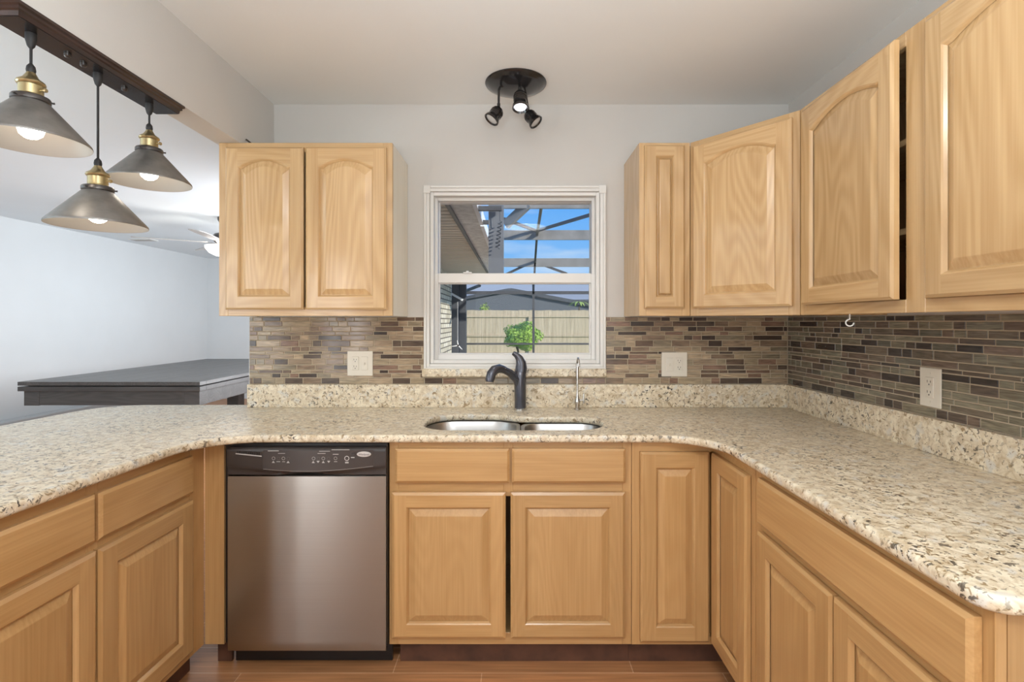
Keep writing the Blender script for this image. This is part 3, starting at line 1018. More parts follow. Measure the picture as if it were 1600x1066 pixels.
grid = []
for j in range(nz_ + 1):
    row = []
    for i in range(nx_ + 1):
        u = i / nx_
        v = j / nz_
        z = zc0 + (zc1 - zc0) * v
        bow = .012 * math.sin(math.pi * u)
        y = -.004 - bow
        dl = z - lip(u)
        if dl < 0:
            k = min(1, -dl / .012)
            y += .012 * k * (3 * k - 2 * k * k) / 1.0 * (.4 + .6 * math.sin(math.pi * u))
            pk = max(0, 1 - ((u - .49) / .20) ** 2)
            y += .016 * pk * math.exp(-((z - (lip(u) - .012)) / .006) ** 2)
        if v > .92: y += .006 * ((v - .92) / .08) ** 2
        row.append(cp.vert((u * DW, y, z)))
    grid.append(row)
for j in range(nz_):
    for i in range(nx_):
        cp.face([grid[j][i], grid[j][i + 1], grid[j + 1][i + 1], grid[j + 1][i]], 0, True)
back = cp.loop([(0, .05, zc0), (DW, .05, zc0), (DW, .05, zc1), (0, .05, zc1)])
cp.face(grid[0] + [back[1], back[0]]); cp.face(list(reversed(grid[-1])) + [back[3], back[2]])
cp.face([r_[0] for r_ in grid] + [back[3], back[0]]); cp.face([r_[-1] for r_ in reversed(grid)] + [back[1], back[2]])
cp.face(back)
CP = cp.build('control_panel', DARKP, D, angle=60)


def cy(x, z):   # panel surface depth
    return -.004 - .012 * math.sin(math.pi * x / DW)


def dwx(px): return (px - CX) / 414.0 + 1.0925
def dwz(py): return CAM_Z - (py - CY) / 414.0


b = MB()
N_ = 20
xs0, xs1 = dwx(412), dwx(583)
topl, botl = [], []
for i in range(N_ + 1):
    x = xs0 + (xs1 - xs0) * i / N_
    topl.append((x, cy(x, 0) - .0012, .8595))
    botl.append((x, cy(x, 0) - .0012, lip(x / DW) + .003))
for i in range(N_):
    b.quad(botl[i], botl[i + 1], topl[i + 1], topl[i], 0, True)
b.build('display_fascia', PANELP, CP)
b = MB()     # thin silver line that follows the lip
for i in range(N_):
    x0_, x1_ = botl[i], botl[i + 1]
    b.quad(x0_, x1_, (x1_[0], x1_[1] - .0005, x1_[2] + .0014), (x0_[0], x0_[1] - .0005, x0_[2] + .0014))
b.build('trim_line', GREYP, CP)
b = MB()
for i in range(11):
    x = dwx(370) + (dwx(408.5) - dwx(370)) * i / 11
    b.box(x, x + .0045, cy(x, 0) - .0015, cy(x, 0) + .004, dwz(708.5 + i * .25), dwz(704.5 + i * .15))
b.build('vent', BLACKP, CP)
b = MB()
xa_, xb_ = dwx(368), dwx(410)
b.quad((xa_, cy(xa_, 0) - .002, dwz(710)), (xb_, cy(xb_, 0) - .002, dwz(713.5)), (xb_, cy(xb_, 0) - .002, dwz(711.7)), (xa_, cy(xa_, 0) - .002, dwz(708.2)))
b.build('vent_lip', GREYP, CP)


def ring(bm_, px, py, r0, r1, seg=18):
    x, z = dwx(px), dwz(py); y = cy(x, 0) - .0022
    a = bm_.loop([(x + r0 * math.cos(2 * math.pi * k / seg), y, z + r0 * math.sin(2 * math.pi * k / seg)) for k in range(seg)])
    c_ = bm_.loop([(x + r1 * math.cos(2 * math.pi * k / seg), y, z + r1 * math.sin(2 * math.pi * k / seg)) for k in range(seg)])
    bm_.bridge(a, c_)


def dash(bm_, px0, px1, py, hh):
    x0_, x1_ = dwx(px0), dwx(px1); z = dwz(py); y = cy((x0_ + x1_) / 2, 0) - .0022
    bm_.quad((x0_, y, z - hh), (x1_, y, z - hh), (x1_, y, z + hh), (x0_, y, z + hh))


for k, px in enumerate((428.8, 436.6, 444.4, 452.2, 491.5, 499, 506.5, 514.5, 525.3)):
    b = MB(); ring(b, px, 715.6, .0050, .0062); b.build('button', GREYP if k % 2 == 0 else SCREWM, CP)
b = MB(); ring(b, 542.7, 715.8, .0070, .0092); b.build('start_button', SILVERP, CP)
b = MB(); ring(b, 551.3, 708.8, .0, .0080); b.build('cancel_button', DARKP, CP)
b = MB()     # illegible legends of the panel as short pale dashes
for p in ((420, 437, 704, .0014), (436, 447, 707.8, .0008), (500, 517, 704.4, .0010), (519, 547, 702.3, .0012), (497.5, 510, 707.8, .0010),
          (433.4, 439.4, 720.7, .0011), (442.5, 447, 720.7, .0010), (523, 528, 720.7, .0011), (540, 545.5, 722.3, .0030), (549, 554.6, 714.6, .0020), (521, 530, 709.3, .0012)):
    b = MB(); dash(b, *p); b.build('legend', GREYP, CP)
for px, s in ((428.5, 1), (451.8, 1), (491, 1), (498.5, -1), (506.5, 1), (514.8, -1)):
    x, z = dwx(px), dwz(721); y = cy(x, 0) - .0022
    b = MB(); b.face(b.loop([(x - .006, y, z - .004 * s), (x + .006, y, z - .004 * s), (x, y, z + .004 * s)]))
    b.build('legend', GREYP, CP)
b = MB()     # oval maker's badge
x, z = dwx(569), dwz(709.7); y = cy(x, 0) - .0022
seg = 32
e0 = b.loop([(x + .0275 * math.cos(2 * math.pi * k / seg), y, z + .0105 * math.sin(2 * math.pi * k / seg)) for k in range(seg)])
e1 = b.loop([(x + .026 * math.cos(2 * math.pi * k / seg), y - .0015, z + .0092 * math.sin(2 * math.pi * k / seg)) for k in range(seg)])
b.bridge(e0, e1); b.face(e1)
BG = b.build('badge', SILVERP, CP)
text_mesh('badge_lettering', 'Whirlpool', .0095, PANELP, BG, (x, y - .0018, z - .0005), (R(90), 0, 0))
boxo('kick_plate', -.015, DW + .004, .085, .10, .004, .10, BLACKP, D)

# ------------------------------------------------------------------ countertop, upstands, sink
CT0, CT1 = .8845, .9145
CT = thing('countertop', 'cream speckled granite countertop running round the kitchen and over the peninsula', 'countertop', (0, 0, 0))
ox = lambda y: -1.1655 - .0375 * (-.645 - y)
lx = lambda y: -2.118 - .045 * (-.1 - y)
YE = -1.63
poly = [(XR - .002, -.002), (XW - .004, -.002), (XW - .004, .067), (-2.108, .067), (lx(YE), YE), (ox(YE), YE), (ox(-.645), -.645), (.735, -.645), (.735, -1.787), (XR - .002, -1.787)]
rad = [0, 0, 0, .22, .06, .06, .21, .20, .05, 0]
outer = fillet(poly, rad, 12)
hole = fillet([(-.385, -.548), (.362, -.548), (.366, -.272), (.030, -.272), (-.085, -.212), (-.385, -.212)], [.13, .13, .10, .14, .14, .13], 10)
slab('slab', [outer, hole], CT0, CT1, .011, GRANITE, CT, res=4)
boxo('upstand', XW - .004, XR - .004, -.022, -.001, CT1, 1.0295, GRANITE, CT, .002)
b = MB(); b.box(XR - .024, XR - .003, -1.785, -.0225, CT1, 1.0295)
b.build('upstand', GRANITE, CT, bevel=.002)

SK = thing('sink', 'double-bowl stainless undermount sink below the window', 'sink', (0, 0, 0))


def bowl(name, x0, x1, y0, y1, rr, depth):
    b = MB()
    loops = []
    for ins, z in ((-.014, .8835), (0, .8835), (.003, .879), (.010, .80), (.018, CT0 - depth + .03), (.035, CT0 - depth + .006), (.07, CT0 - depth)):
        pl = fillet([(x0 + ins, y0 + ins), (x1 - ins, y0 + ins), (x1 - ins, y1 - ins), (x0 + ins, y1 - ins)], [max(.02, rr - ins * .5)] * 4, 8)
        loops.append(b.loop([(px, py, z) for px, py in pl]))
    for a_, b_ in zip(loops, loops[1:]): b.bridge(a_, b_, 0, True)
    b.face(loops[-1])
    o = b.build(name, SINKM, SK, angle=60)
    d = MB(); d.lathe([(.042, .0), (.040, .002), (.028, .001), (.026, -.004)], T((x0 + x1) / 2, (y0 + y1) / 2, CT0 - depth + .001), 24)
    d.build('drain', CHROME, o)
    return o


bowl('bowl', -.388, .005, -.552, -.205, .11, .19)
bowl('bowl', .036, .366, -.552, -.262, .075, .17)

# ------------------------------------------------------------------ faucets
FX, FY = .022, -.088
fa = thing('kitchen_faucet', 'dark bronze single-handle faucet with pull-out spout', 'faucet', (FX, FY, CT1 + .0006))
b = MB()
b.lathe([(.033, 0), (.033, .006), (.0295, .009)], None, 28)
b.build('base_ring', CHROME, fa)
b = MB()
b.tube([(0, 0, .008), (0, 0, .06), (-.001, 0, .11), (-.002, 0, .15), (0, 0, .185), (.0015, 0, .196)], [.0285, .0285, .0295, .0305, .0295, .020], 24)
# the neck that forks off the body
b.tube([(-.006, -.004, .105), (-.022, -.018, .150), (-.050, -.042, .183), (-.084, -.072, .203)], [.016, .0195, .0185, .017], 20)
b.build('body', FAUCETM, fa)
b = MB()
b.tube([(-.078, -.067, .200), (-.100, -.086, .208), (-.122, -.104, .203), (-.136, -.116, .186), (-.142, -.121, .162), (-.143, -.122, .150)],
       [.0185, .021, .0225, .0225, .022, .0195], 20)
b.build('spray_head', FAUCETM, fa)
b = MB()
b.tube([(-.083, -.071, .2015), (-.0862, -.0738, .2035)], [.0192, .0195], 20)
b.build('chrome_ring', CHROME, fa)
b = MB()
b.tube([(.002, 0, .180), (.004, 0, .205), (.003, -.002, .228), (-.006, -.006, .251), (-.020, -.010, .267), (-.036, -.014, .277)],
       [(.0275, .029), (.0245, .029), (.0175, .025), (.0115, .019), (.008, .014), (.006, .010)], 18)
b.build('handle', FAUCETM, fa)

WX_, WY_ = .300, -.085
fw = thing('water_dispenser_tap', 'slim chrome drinking-water tap beside the dark faucet', 'faucet', (WX_, WY_, CT1 + .0006))
b = MB()
b.lathe([(.017, 0), (.017, .004), (.010, .010), (.011, .022), (.0135, .032), (.0125, .045), (.0085, .058), (.0055, .07), (.005, .095)], None, 24)
b.build('body', CHROME, fw)
b = MB()
pts = [(0, 0, .09), (0, 0, .215)]
for k in range(0, 9):
    a = R(180 - k * 25)
    pts.append((0, -.030 - .030 * math.cos(a), .222 + .030 * math.sin(a)))
b.tube(pts, .0052, 12)
b.tube([(0, 0, .155), (0, 0, .225)], [.0075, .0075], 12)
b.build('spout', CHROME, fw)
b = MB()
b.tube([(.008, 0, .046), (.030, 0, .046)], [.004, .004], 10)
b.tube([(.031, 0, .030), (.031, 0, .048), (.031, 0, .078)], [.005, .006, .0035], 10)
b.build('lever', CHROME, fw)


# ------------------------------------------------------------------ outlets
def duplex(parent, x, z, mat=IVORY):
    r_ = MB(); r_.box(x - .0165, x + .0165, -.0085, -.004, z - .034, z + .034)
    o = r_.build('receptacle', mat, parent, bevel=.0015)
    s = MB()
    for dz in (.017, -.017):
        s.box(x - .0075, x - .0055, -.0092, -.008, z + dz - .001, z + dz + .007)
        s.box(x + .0050, x + .0070, -.0092, -.008, z + dz - .001, z + dz + .006)
        s.lathe([(.0024, 0), (.0024, .001)], T(x, -.0082, z + dz - .007) @ rot_to((0, -1, 0)), 10)
    s.build('slots', SLOT, o)
    return o


def plate(label, loc, rotz, w, h, kind):
    t = thing('outlet_plate', label, 'outlet', loc, rotz)
    boxo('cover_plate', -w / 2, w / 2, -.0055, 0, -h / 2, h / 2, IVORY, t, .002)
    xs = [0]
    if kind != 'single':
        xs = [-.023, .023]
        k = 0 if kind == 'duplex_first' else 1
        duplex(t, xs[k], 0)
        x = xs[1 - k]
        sw = MB(); sw.box(x - .0165, x + .0165, -.0075, -.004, -.034, .034); sw.build('switch', IVORY, t, bevel=.0015)
        sl_ = MB(); sl_.box(x - .003, x + .003, -.013, -.007, -.008, .004); sl_.build('toggle', IVORY, t, bevel=.001)
    else:
        o = duplex(t, 0, 0)
        bt = MB(); bt.box(-.012, .012, -.0100, -.008, .001, .006); bt.build('test_button', IVORY, o)
        bt = MB(); bt.box(-.012, .012, -.0100, -.008, -.006, -.001); bt.build('reset_button', IVORY, o)
    for x in xs:
        for z in (-.047, .047):
            s = MB(); s.lathe([(.003, 0), (.003, .001)], T(x, -.0056, z) @ rot_to((0, -1, 0)), 10)
            s.build('screw', IVORY, t)
    return t


YT = -.0068
plate('square ivory wall plate under the two-door wall cabinet', (-.782, YT, 1.134), 0, .128, .124, 'duplex_first')
plate('square ivory wall plate under the narrow wall cabinet', (.796, YT, 1.129), 0, .128, .122, 'duplex_second')
plate('tall ivory outlet plate on the side-wall mosaic', (XR - .0068, -.897, 1.128), R(-90), .085, .128, 'single')

# ------------------------------------------------------------------ ceiling spotlight cluster
SL = thing('ceiling_spotlight', 'round black ceiling fixture with three swivelling spot heads', 'ceiling light', (0, -.235, CEIL))
b = MB()
b.lathe([(.140, 0), (.141, -.004), (.137, -.010), (.128, -.013), (.124, -.018), (.110, -.022), (.075, -.036), (.05, -.042), (.03, -.044)], None, 48)
b.build('canopy', BRONZE, SL)


def head(pos, aim, lit, k_=1.0):
    """spot can: back end at pos, pointing along aim"""
    M = T(*pos) @ rot_to(aim) @ Matrix.Diagonal((1.05, 1.05, k_, 1))
    b = MB()
    b.lathe([(.008, -.004), (.018, .0), (.026, .010), (.027, .035), (.028, .050), (.033, .056), (.034, .066), (.031, .068), (.025, .061)], M, 28, cap1=False)
    for k in range(3):
        z = .016 + k * .008
        b.lathe([(.0265, z), (.0282, z + .001), (.0282, z + .003), (.0265, z + .004)], M, 28, cap0=False, cap1=False)
    o = b.build('spot_head', BRONZE, SL)
    l_ = MB(); l_.lathe([(.026, .0615), (.020, .0635), (.006, .065)], M, 28, cap0=False)
    l_.build('lens', SPOTLENS if lit else SPOTDIM, o)
    return o


def arm(pts):
    b = MB(); b.tube(pts, .0055, 10)
    b.tube([pts[-2], pts[-1]], [.0075, .0075], 10)
    b.build('arm', BRONZE, SL)


arm([(-.050, -.035, -.03), (-.070, -.045, -.040), (-.077, -.048, -.055), (-.077, -.048, -.115), (-.077, -.049, -.135)])
head((-.074, -.047, -.140), (-.50, -.20, -.75), False)
arm([(.014, -.055, -.025), (.016, -.070, -.040), (.017, -.078, -.058), (.018, -.080, -.076)])
head((.018, -.080, -.080), (.02, -.32, -.95), True, 1.28)
arm([(.045, .02, -.03), (.048, .030, -.050), (.056, .034, -.100), (.056, .034, -.124)])
head((.053, .033, -.124), (.62, -.18, -.75), False)
lamp('spot_glow', 'SPOT', (.017, -.44, CEIL - .135), (R(-12), 0, 0), 9, (1, .98, .95), spot_size=R(120), spot_blend=.6, shadow_soft_size=.03)

# ------------------------------------------------------------------ pendant rail and pendants
PXC = -1.270
pr = thing('pendant_rail', 'dark walnut rail fixed under the dropped beam above the peninsula', 'light rail', (PXC, 0, 2.134))
b = MB()
ya, yb_ = -1.330, -.700
prof = [(.055, 0), (.055, -.008), (.049, -.011), (.049, -.018), (.044, -.021), (.042, -.032)]
loops = []
for hx, z in prof:
    i = .055 - hx
    loops.append(b.loop([(-hx, ya + i, z), (hx, ya + i, z), (hx, yb_ - i, z), (-hx, yb_ - i, z)]))
for a_, b_ in zip(loops, loops[1:]): b.bridge(a_, b_)
b.face(loops[0]); b.face(list(reversed(loops[-1])))
b.build('rail_board', DARKW, pr)
boxo('underside_plate', -.040, .040, ya + .016, yb_ - .016, -.034, -.0322, BRONZE, pr)
for yy in (-1.135, -1.082, -.925):
    b = MB(); b.lathe([(.0085, 0), (.0085, -.006), (.005, -.010)], T(.004, yy, -.034), 14); b.build('screw_cap', SCREWM, pr)


def pendant(y, zrim, label):
    x = PXC
    t = thing('pendant_lamp', label, 'pendant lamp', (x, y, zrim), 0, 'three pendant lamps on the dark rail')
    top = 2.134 - .0345 - zrim
    b = MB()
    b.lathe([(.012, top), (.012, top - .018), (.008, top - .034), (.0035, top - .040)], None, 16)
    b.build('cord_grip', CORDM, t)
    b = MB(); b.tube([(0, 0, top - .03), (0, 0, .198)], .0032, 8)
    b.build('cord', CORDM, t)
    b = MB(); b.lathe([(.004, .205), (.009, .198), (.0105, .188), (.009, .180)], None, 16)
    b.build('cord_boot', CORDM, t)
    b = MB()
    b.lathe([(.009, .182), (.012, .176), (.018, .166), (.029, .158), (.031, .153), (.029, .149), (.026, .147), (.026, .124), (.029, .121), (.029, .117)], None, 28)
    so = b.build('brass_socket', BRASS, t)
    b = MB()
    b.tube([(.026, 0, .135), (.037, 0, .135)], [.003, .003], 8); b.tube([(.037, 0, .135), (.041, 0, .135)], [.006, .005], 8)
    b.build('key_switch', BRASS, so)
    b = MB()
    b.lathe([(.039, .118), (.041, .115), (.041, .106), (.038, .103)], None, 32)
    for k in range(3):
        a = 2 * math.pi * k / 3 + .5
        d_ = Vector((math.cos(a), math.sin(a), 0))
        b.tube([d_ * .040 + Vector((0, 0, .110)), d_ * .048 + Vector((0, 0, .110))], [.002, .003], 8)
    b.build('collar', SCREWM, t)
    b = MB()
    b.lathe([(.036, .106), (.044, .098), (.1255, .006), (.127, .001), (.1265, -.001), (.1245, .001), (.123, .0055), (.043, .094), (.034, .100)],
            None, 64, mi=[0, 0, 0, 0, 1, 1, 1, 1], cap0=False, cap1=False)
    b.build('shade', [PEWTER, PEWTERIN], t, angle=50)
    b = MB()
    b.lathe([(.010, .100), (.012, .086), (.019, .064), (.027, .043), (.028, .033), (.024, .020), (.014, .011), (.004, .008)], None, 24)
    b.build('bulb', BULB, t)
    return t


pendant(-1.240, 1.815, 'grey cone pendant lamp on a short cord, farthest from the window wall')
pendant(-1.025, 1.636, 'grey cone pendant lamp hanging lowest, on the longest cord')
pendant(-.807, 1.826, 'grey cone pendant lamp on a short cord nearest the two-door wall cabinet')

# thin dark slivers on the cabinet top, below the beam
b = MB(); b.box(-.030, .030, -.006, .006, 0, .005)
o = b.build('thin_sliver', SLIVERM, None, bevel=.001, loc=(-1.262, -.275, UT + .0005)); o.rotation_euler = (0, 0, R(6))
tag(o, 'flat dark shim lying on top of the two-door wall cabinet', 'sliver')
b = MB(); b.box(-.0035, .0035, -.005, .005, 0, .046)
o = b.build('thin_sliver', SLIVERM, None, bevel=.001, loc=(-1.178, -.275, UT + .002)); o.rotation_euler = (0, R(-52), 0)
tag(o, 'dark shim leaning upright on top of the two-door wall cabinet', 'sliver')

# ------------------------------------------------------------------ game room
# games table with planked cover
t = thing('games_table', 'long dark grey wooden games table with a planked top', 'table', (-4.48, 2.02, 0))
TW, TL, TH = 1.64, 2.82, .80
b = MB()
nb = 7
for k in range(nb):
    x0_ = k * TW / nb + .001; x1_ = (k + 1) * TW / nb - .001
    b.box(x0_, x1_, .1, TL - .1, TH - .034, TH)
b.box(0, TW, 0, .099, TH - .034, TH); b.box(0, TW, TL - .099, TL, TH - .034, TH)
b.build('top_boards', [TABLEWY], t, bevel=.002, segs=1)
b = MB()
for (x0_, x1_, y0_, y1_) in ((.0, TW, 0.0, .10), (0, TW, TL - .1, TL), (0, .1, .1, TL - .1), (TW - .1, TW, .1, TL - .1)):
    b.box(x0_, x1_, y0_, y1_, TH - .085, TH - .044)
b.box(.05, TW - .05, .05, TL - .05, TH - .05, TH - .034)
b.build('rail', TABLEW, t, bevel=.002, segs=1)
b = MB()
for (x0_, x1_, y0_, y1_) in ((.035, TW - .02, .03, .06), (.035, TW - .02, TL - .06, TL - .03), (.035, .065, .06, TL - .06), (TW - .05, TW - .02, .06, TL - .06)):
    b.box(x0_, x1_, y0_, y1_, TH - .215, TH - .085)
b.build('apron', TABLEW, t, bevel=.002, segs=1)
for (x0_, y0_) in ((.035, .026), (TW - .155, .026), (.035, TL - .146), (TW - .155, TL - .146)):
    boxo('corner_block', x0_ - .0015, x0_ + .1365, y0_, y0_ + .12, TH - .218, TH - .086, TABLEW, t, .003)
for (x0_, y0_) in ((.66, .50), (TW - .62, .50), (.66, TL - .65), (TW - .62, TL - .65)):
    boxo('leg', x0_, x0_ + .15, y0_, y0_ + .15, 0, TH - .10, TABLEW, t, .004)
# ceiling fan with lit bowl
fanx, fany = (352 - CX) / 148.0, 800 / 148.0 + CAM_Y
t = thing('ceiling_fan', 'white-bladed ceiling fan with lit glass bowl in the game room', 'ceiling fan', (fanx, fany, CEIL))
b = MB(); b.lathe([(.075, 0), (.072, -.03), (.045, -.075), (.02, -.085)], None, 24); b.build('canopy', BRONZE, t)
b = MB(); b.tube([(0, 0, -.08), (0, 0, -.17)], .014, 12); b.build('down_rod', BRONZE, t)
b = MB(); b.lathe([(.03, -.155), (.10, -.175), (.125, -.205), (.125, -.235), (.09, -.27), (.06, -.285)], None, 28); b.build('motor', BRONZE, t)
for k in range(5):
    a = R(210 + 72 * k)
    M = Matrix.Rotation(a, 4, 'Z') @ T(0, 0, -.268) @ Matrix.Rotation(R(-9), 4, 'X')
    b = MB()
    o_ = [(.16, -.045), (.25, -.062), (.60, -.075), (.76, -.068), (.80, -.04), (.80, .04), (.76, .068), (.60, .075), (.25, .062), (.16, .045)]
    lo_ = b.loop([M @ Vector((x, y, -.004)) for x, y in o_]); hi_ = b.loop([M @ Vector((x, y, .004)) for x, y in o_])
    b.bridge(lo_, hi_); b.face(lo_); b.face(hi_)
    bl = b.build('blade', BLADEM, t)
    b = MB()
    lo_ = b.loop([M @ Vector(q) for q in ((.07, -.02, -.012), (.24, -.03, -.006), (.24, .03, -.006), (.07, .02, -.012))])
    hi_ = b.loop([M @ Vector(q) for q in ((.07, -.02, -.006), (.24, -.03, -.0045), (.24, .03, -.0045), (.07, .02, -.006))])
    b.bridge(lo_, hi_); b.face(lo_); b.face(hi_)
    b.build('blade_iron', BRONZE, bl)
b = MB(); b.lathe([(.19, -.305), (.185, -.33), (.15, -.375), (.09, -.405), (.02, -.418)], None, 32, cap0=False); b.build('light_bowl', BOWL, t)
lamp('fan_lamp_light', 'POINT', (fanx, fany, CEIL - .335), (0, 0, 0), 20, (1, .97, .90), shadow_soft_size=.04)

vx, vy = (224 - CX) / 117.0, 800 / 117.0 + CAM_Y
t = thing('ceiling_vent', 'thin grey ceiling air vent in the game room', 'vent', (vx, vy, CEIL))
boxo('frame', -.15, .15, -.08, .08, -.012, -.0005, WHITEP, t, .002)
b = MB()
for k in range(5): b.box(-.13, .13, -.06 + k * .026, -.05 + k * .026, -.016, -.012)
b.build('louvres', GREYP, t)

# ------------------------------------------------------------------ outdoors
boxo('ground_lawn', -12, 14, .17, 40, -.30, -.10, GRASSM, kind='structure')
boxo('ground_patio', -1.48, 9, .165, 10.9, -.10, -.05, PATIOM, kind='structure')
# soffit, fascia, gutter along the wing's eave
b = MB()
b.box(-1.48, -.60, .165, 9.3, 2.400, 2.42)
for k in range(56):
    y = .2 + k * .16
    b.box(-1.48, -.62, y, y + .122, 2.388, 2.400, 1)
b.build('trim_3', [SOFFITD, SOFFITM])['kind'] = 'structure'
b = MB(); b.box(-.62, -.585, .165, 9.3, 2.36, 2.42)
b.build('trim_4', CAGEM)['kind'] = 'structure'
b = MB(); b.box(-.585, -.385, .165, 9.3, 2.385, 2.52)
b.build('trim_5', FASCIAM)['kind'] = 'structure'
t = thing('roof_gutter', 'pale metal gutter along the patio eave', 'gutter', (0, 0, 0))
b = MB()
for y0_, y1_ in ((.165, 2.9), (2.97, 9.3)):
    b.box(-.385, -.345, y0_, y1_, 2.375, 2.50)
b.build('trough', GUTTERM, t)
for yy, xx in ((2.10, -.13), (2.75, -.27), (3.75, -.27)):
    boxo('bracket', -.345, xx, yy, yy + .045, 2.36, 2.40, CAGEM, t)


def SY(s): return 800.0 / s + CAM_Y
def wp(px, py, s): return ((px - CX) / s, SY(s), CAM_Z - (py - CY) / s)


def bar(bm_, p, q, w, h):
    """rectangular bar from p to q; w sideways, h in height"""
    p, q = Vector(p), Vector(q)
    d = (q - p).normalized()
    up = Vector((0, 0, 1)) if abs(d.z) < .95 else Vector((0, 1, 0))
    sd = d.cross(up).normalized(); u = sd.cross(d).normalized()
    a = bm_.loop([p + sd * (sx * w / 2) + u * (sz * h / 2) for sx, sz in ((-1, -1), (1, -1), (1, 1), (-1, 1))])
    c_ = bm_.loop([q + sd * (sx * w / 2) + u * (sz * h / 2) for sx, sz in ((-1, -1), (1, -1), (1, 1), (-1, 1))])
    bm_.bridge(a, c_); bm_.face(a); bm_.face(c_)


cage = thing('pool_cage', 'bronze aluminium pool enclosure with screened roof and wall', 'pool enclosure', (0, 0, -.05))
cage_objs = []


def cbar(name, px0, py0, s0, px1, py1, s1, w, h, mat=CAGEM):
    b = MB()
    p = Vector(wp(px0, py0, s0)) + Vector((0, 0, .05)); q = Vector(wp(px1, py1, s1)) + Vector((0, 0, .05))
    bar(b, p, q, w, h)
    o = b.build(name, mat, cage); cage_objs.append(o); return o


SW = 60.0     # scale at the far screened wall
# roof beams spanning across
cbar('roof_beam', 783, 319, 88, 1010, 319, 88, .06, .16, CAGEL)
cbar('roof_beam', 783, 367.5, 68, 1010, 367.5, 68, .06, .22, CAGEL)
cbar('roof_beam', 775, 410.5, SW, 1000, 410.5, SW, .06, .22, CAGEL)
# posts of the far wall
cbar('post', 833.5, 436, SW, 833.5, 578, SW, .06, .06)
cbar('post', 975, 400, SW, 975, 578, SW, .06, .06)
cbar('eave_beam', 724, 457.5, SW, 990, 457.5, SW, .06, .08, CAGEM)
cbar('chair_rail', 728, 537.5, SW, 990, 537.5, SW, .04, .045)
# purlin down the roof slope and braces
cbar('purlin', 846, 322, 88, 839, 367, 68, .05, .06)
cbar('purlin', 839, 367, 68, 836, 410, SW, .05, .06)
cbar('purlin', 836, 410, SW, 834.5, 440, SW, .05, .06)
cbar('brace', 838, 361, 68, 925, 335, 80, .05, .06)
cbar('brace', 925, 335, 80, 1010, 310, 95, .05, .06)
cbar('brace', 838, 361, 68, 787, 342, 74, .05, .06)
cbar('brace', 790, 352, 86, 826, 318, 88, .08, .16, CAGEL)
cbar('brace', 784, 432, SW, 822, 414, SW, .05, .06)
cbar('brace', 886, 428, SW, 851, 415, SW, .05, .06)
cbar('brace', 722, 457, 62, 750, 446, 66, .05, .06)
# wing post and upright above the gutter
cbar('upright', 775.5, 300, 165, 775.5, 438, 165, .14, .145, UPRIGHTM)
b = MB()
s0 = SW
x0_, y0_, z0_ = wp(728, 560, s0); x1_, _, z1_ = wp(990, 457, s0)
b.quad((x0_, y0_ + .05, -.0), (x1_, y0_ + .05, -.0), (x1_, y0_ + .05, z1_ + .05), (x0_, y0_ + .05, z1_ + .05))
b.build('screen_panel', SCREEN, cage)

t = thing('wing_post', 'dark grey corner post at the end of the brick wall', 'post', (0, 0, -.05))
b = MB()
xa_, ya_, _ = wp(706.5, 0, 67); xb2, _, _ = wp(717, 0, 67); xc_, _, _ = wp(728, 0, 67)
b.box(xa_, xb2, ya_ - .1, ya_ + .1, 0, 2.40); b.box(xb2 + .003, xc_, ya_ + .02, ya_ + .18, 0, 2.40)
b.build('post_boards', POSTM, t, bevel=.004)
b = MB()
p = wp(705, 459, 68); q = wp(723, 469, 68)
bar(b, (p[0], ya_ - .13, p[2] + .05), (q[0], ya_ - .13, q[2] + .05), .03, .05)
b.build('bracket', GUTTERM, t)

sp = wp(716, 540, 73)
t = thing('white_pinwheel', 'small white three-armed fitting hanging on a white cord before the grey post', 'hanging fitting', sp)
b = MB(); b.tube([(-.012, 0, .0), (-.012, 0, .93)], .004, 6); b.build('cord', PVC, t)
b = MB()
for ex_, ez_ in ((-.135, -.02), (.085, -.085), (-.02, .11)):
    b.tube([(0, 0, 0), (ex_ * .5, -.01, ez_ * .5), (ex_, 0, ez_)], [.014, .012, .006], 10)
b.build('arms', PVC, t)
b = MB(); b.lathe([(.02, -.02), (.02, .0)], rot_to((0, 1, 0)), 12); b.build('hub', SCREWM, t)

pts = []
t = thing('hanging_spiral', 'dark twisted wire ornament hanging by the patio gutter', 'ornament', ((779 - CX) / 170, 2.122, 2.359))
b = MB()
for k in range(60):
    a = k * .75
    pts.append((.012 + .018 * math.cos(a) - .0004 * k, .018 * math.sin(a), -.10 - k * .0042))
b.tube([(.012, 0, .0), (.012, 0, -.09)] + pts, .0045, 6)
b.build('wire', POSTM, t)

# fence
rnd = random.Random(3)
fs = 42.0
fy = SY(fs)
t = thing('board_fence', 'weathered wooden board fence beyond the screened pool enclosure', 'fence', (0, fy, -.1))
b = MB()
x = -9.0
while x < 9.0:
    w = .138
    zt = 1.85 + rnd.uniform(-.012, .012)
    b.box(x, x + w - .006, .03, .05, 0, zt)
    x += w
b.build('boards', FENCEM, t)
for py in (494.5, 525, 553):
    z = CAM_Z - (py - CY) / fs + .1
    boxo('rail', -9, 9, -.012, .0295, z - .035, z + .035, FENCEM, t)
for px in (828, 975, 700):
    x = (px - CX) / fs
    boxo('post', x - .05, x + .05, -.06, -.0125, 0, 1.62, FENCEM, t)


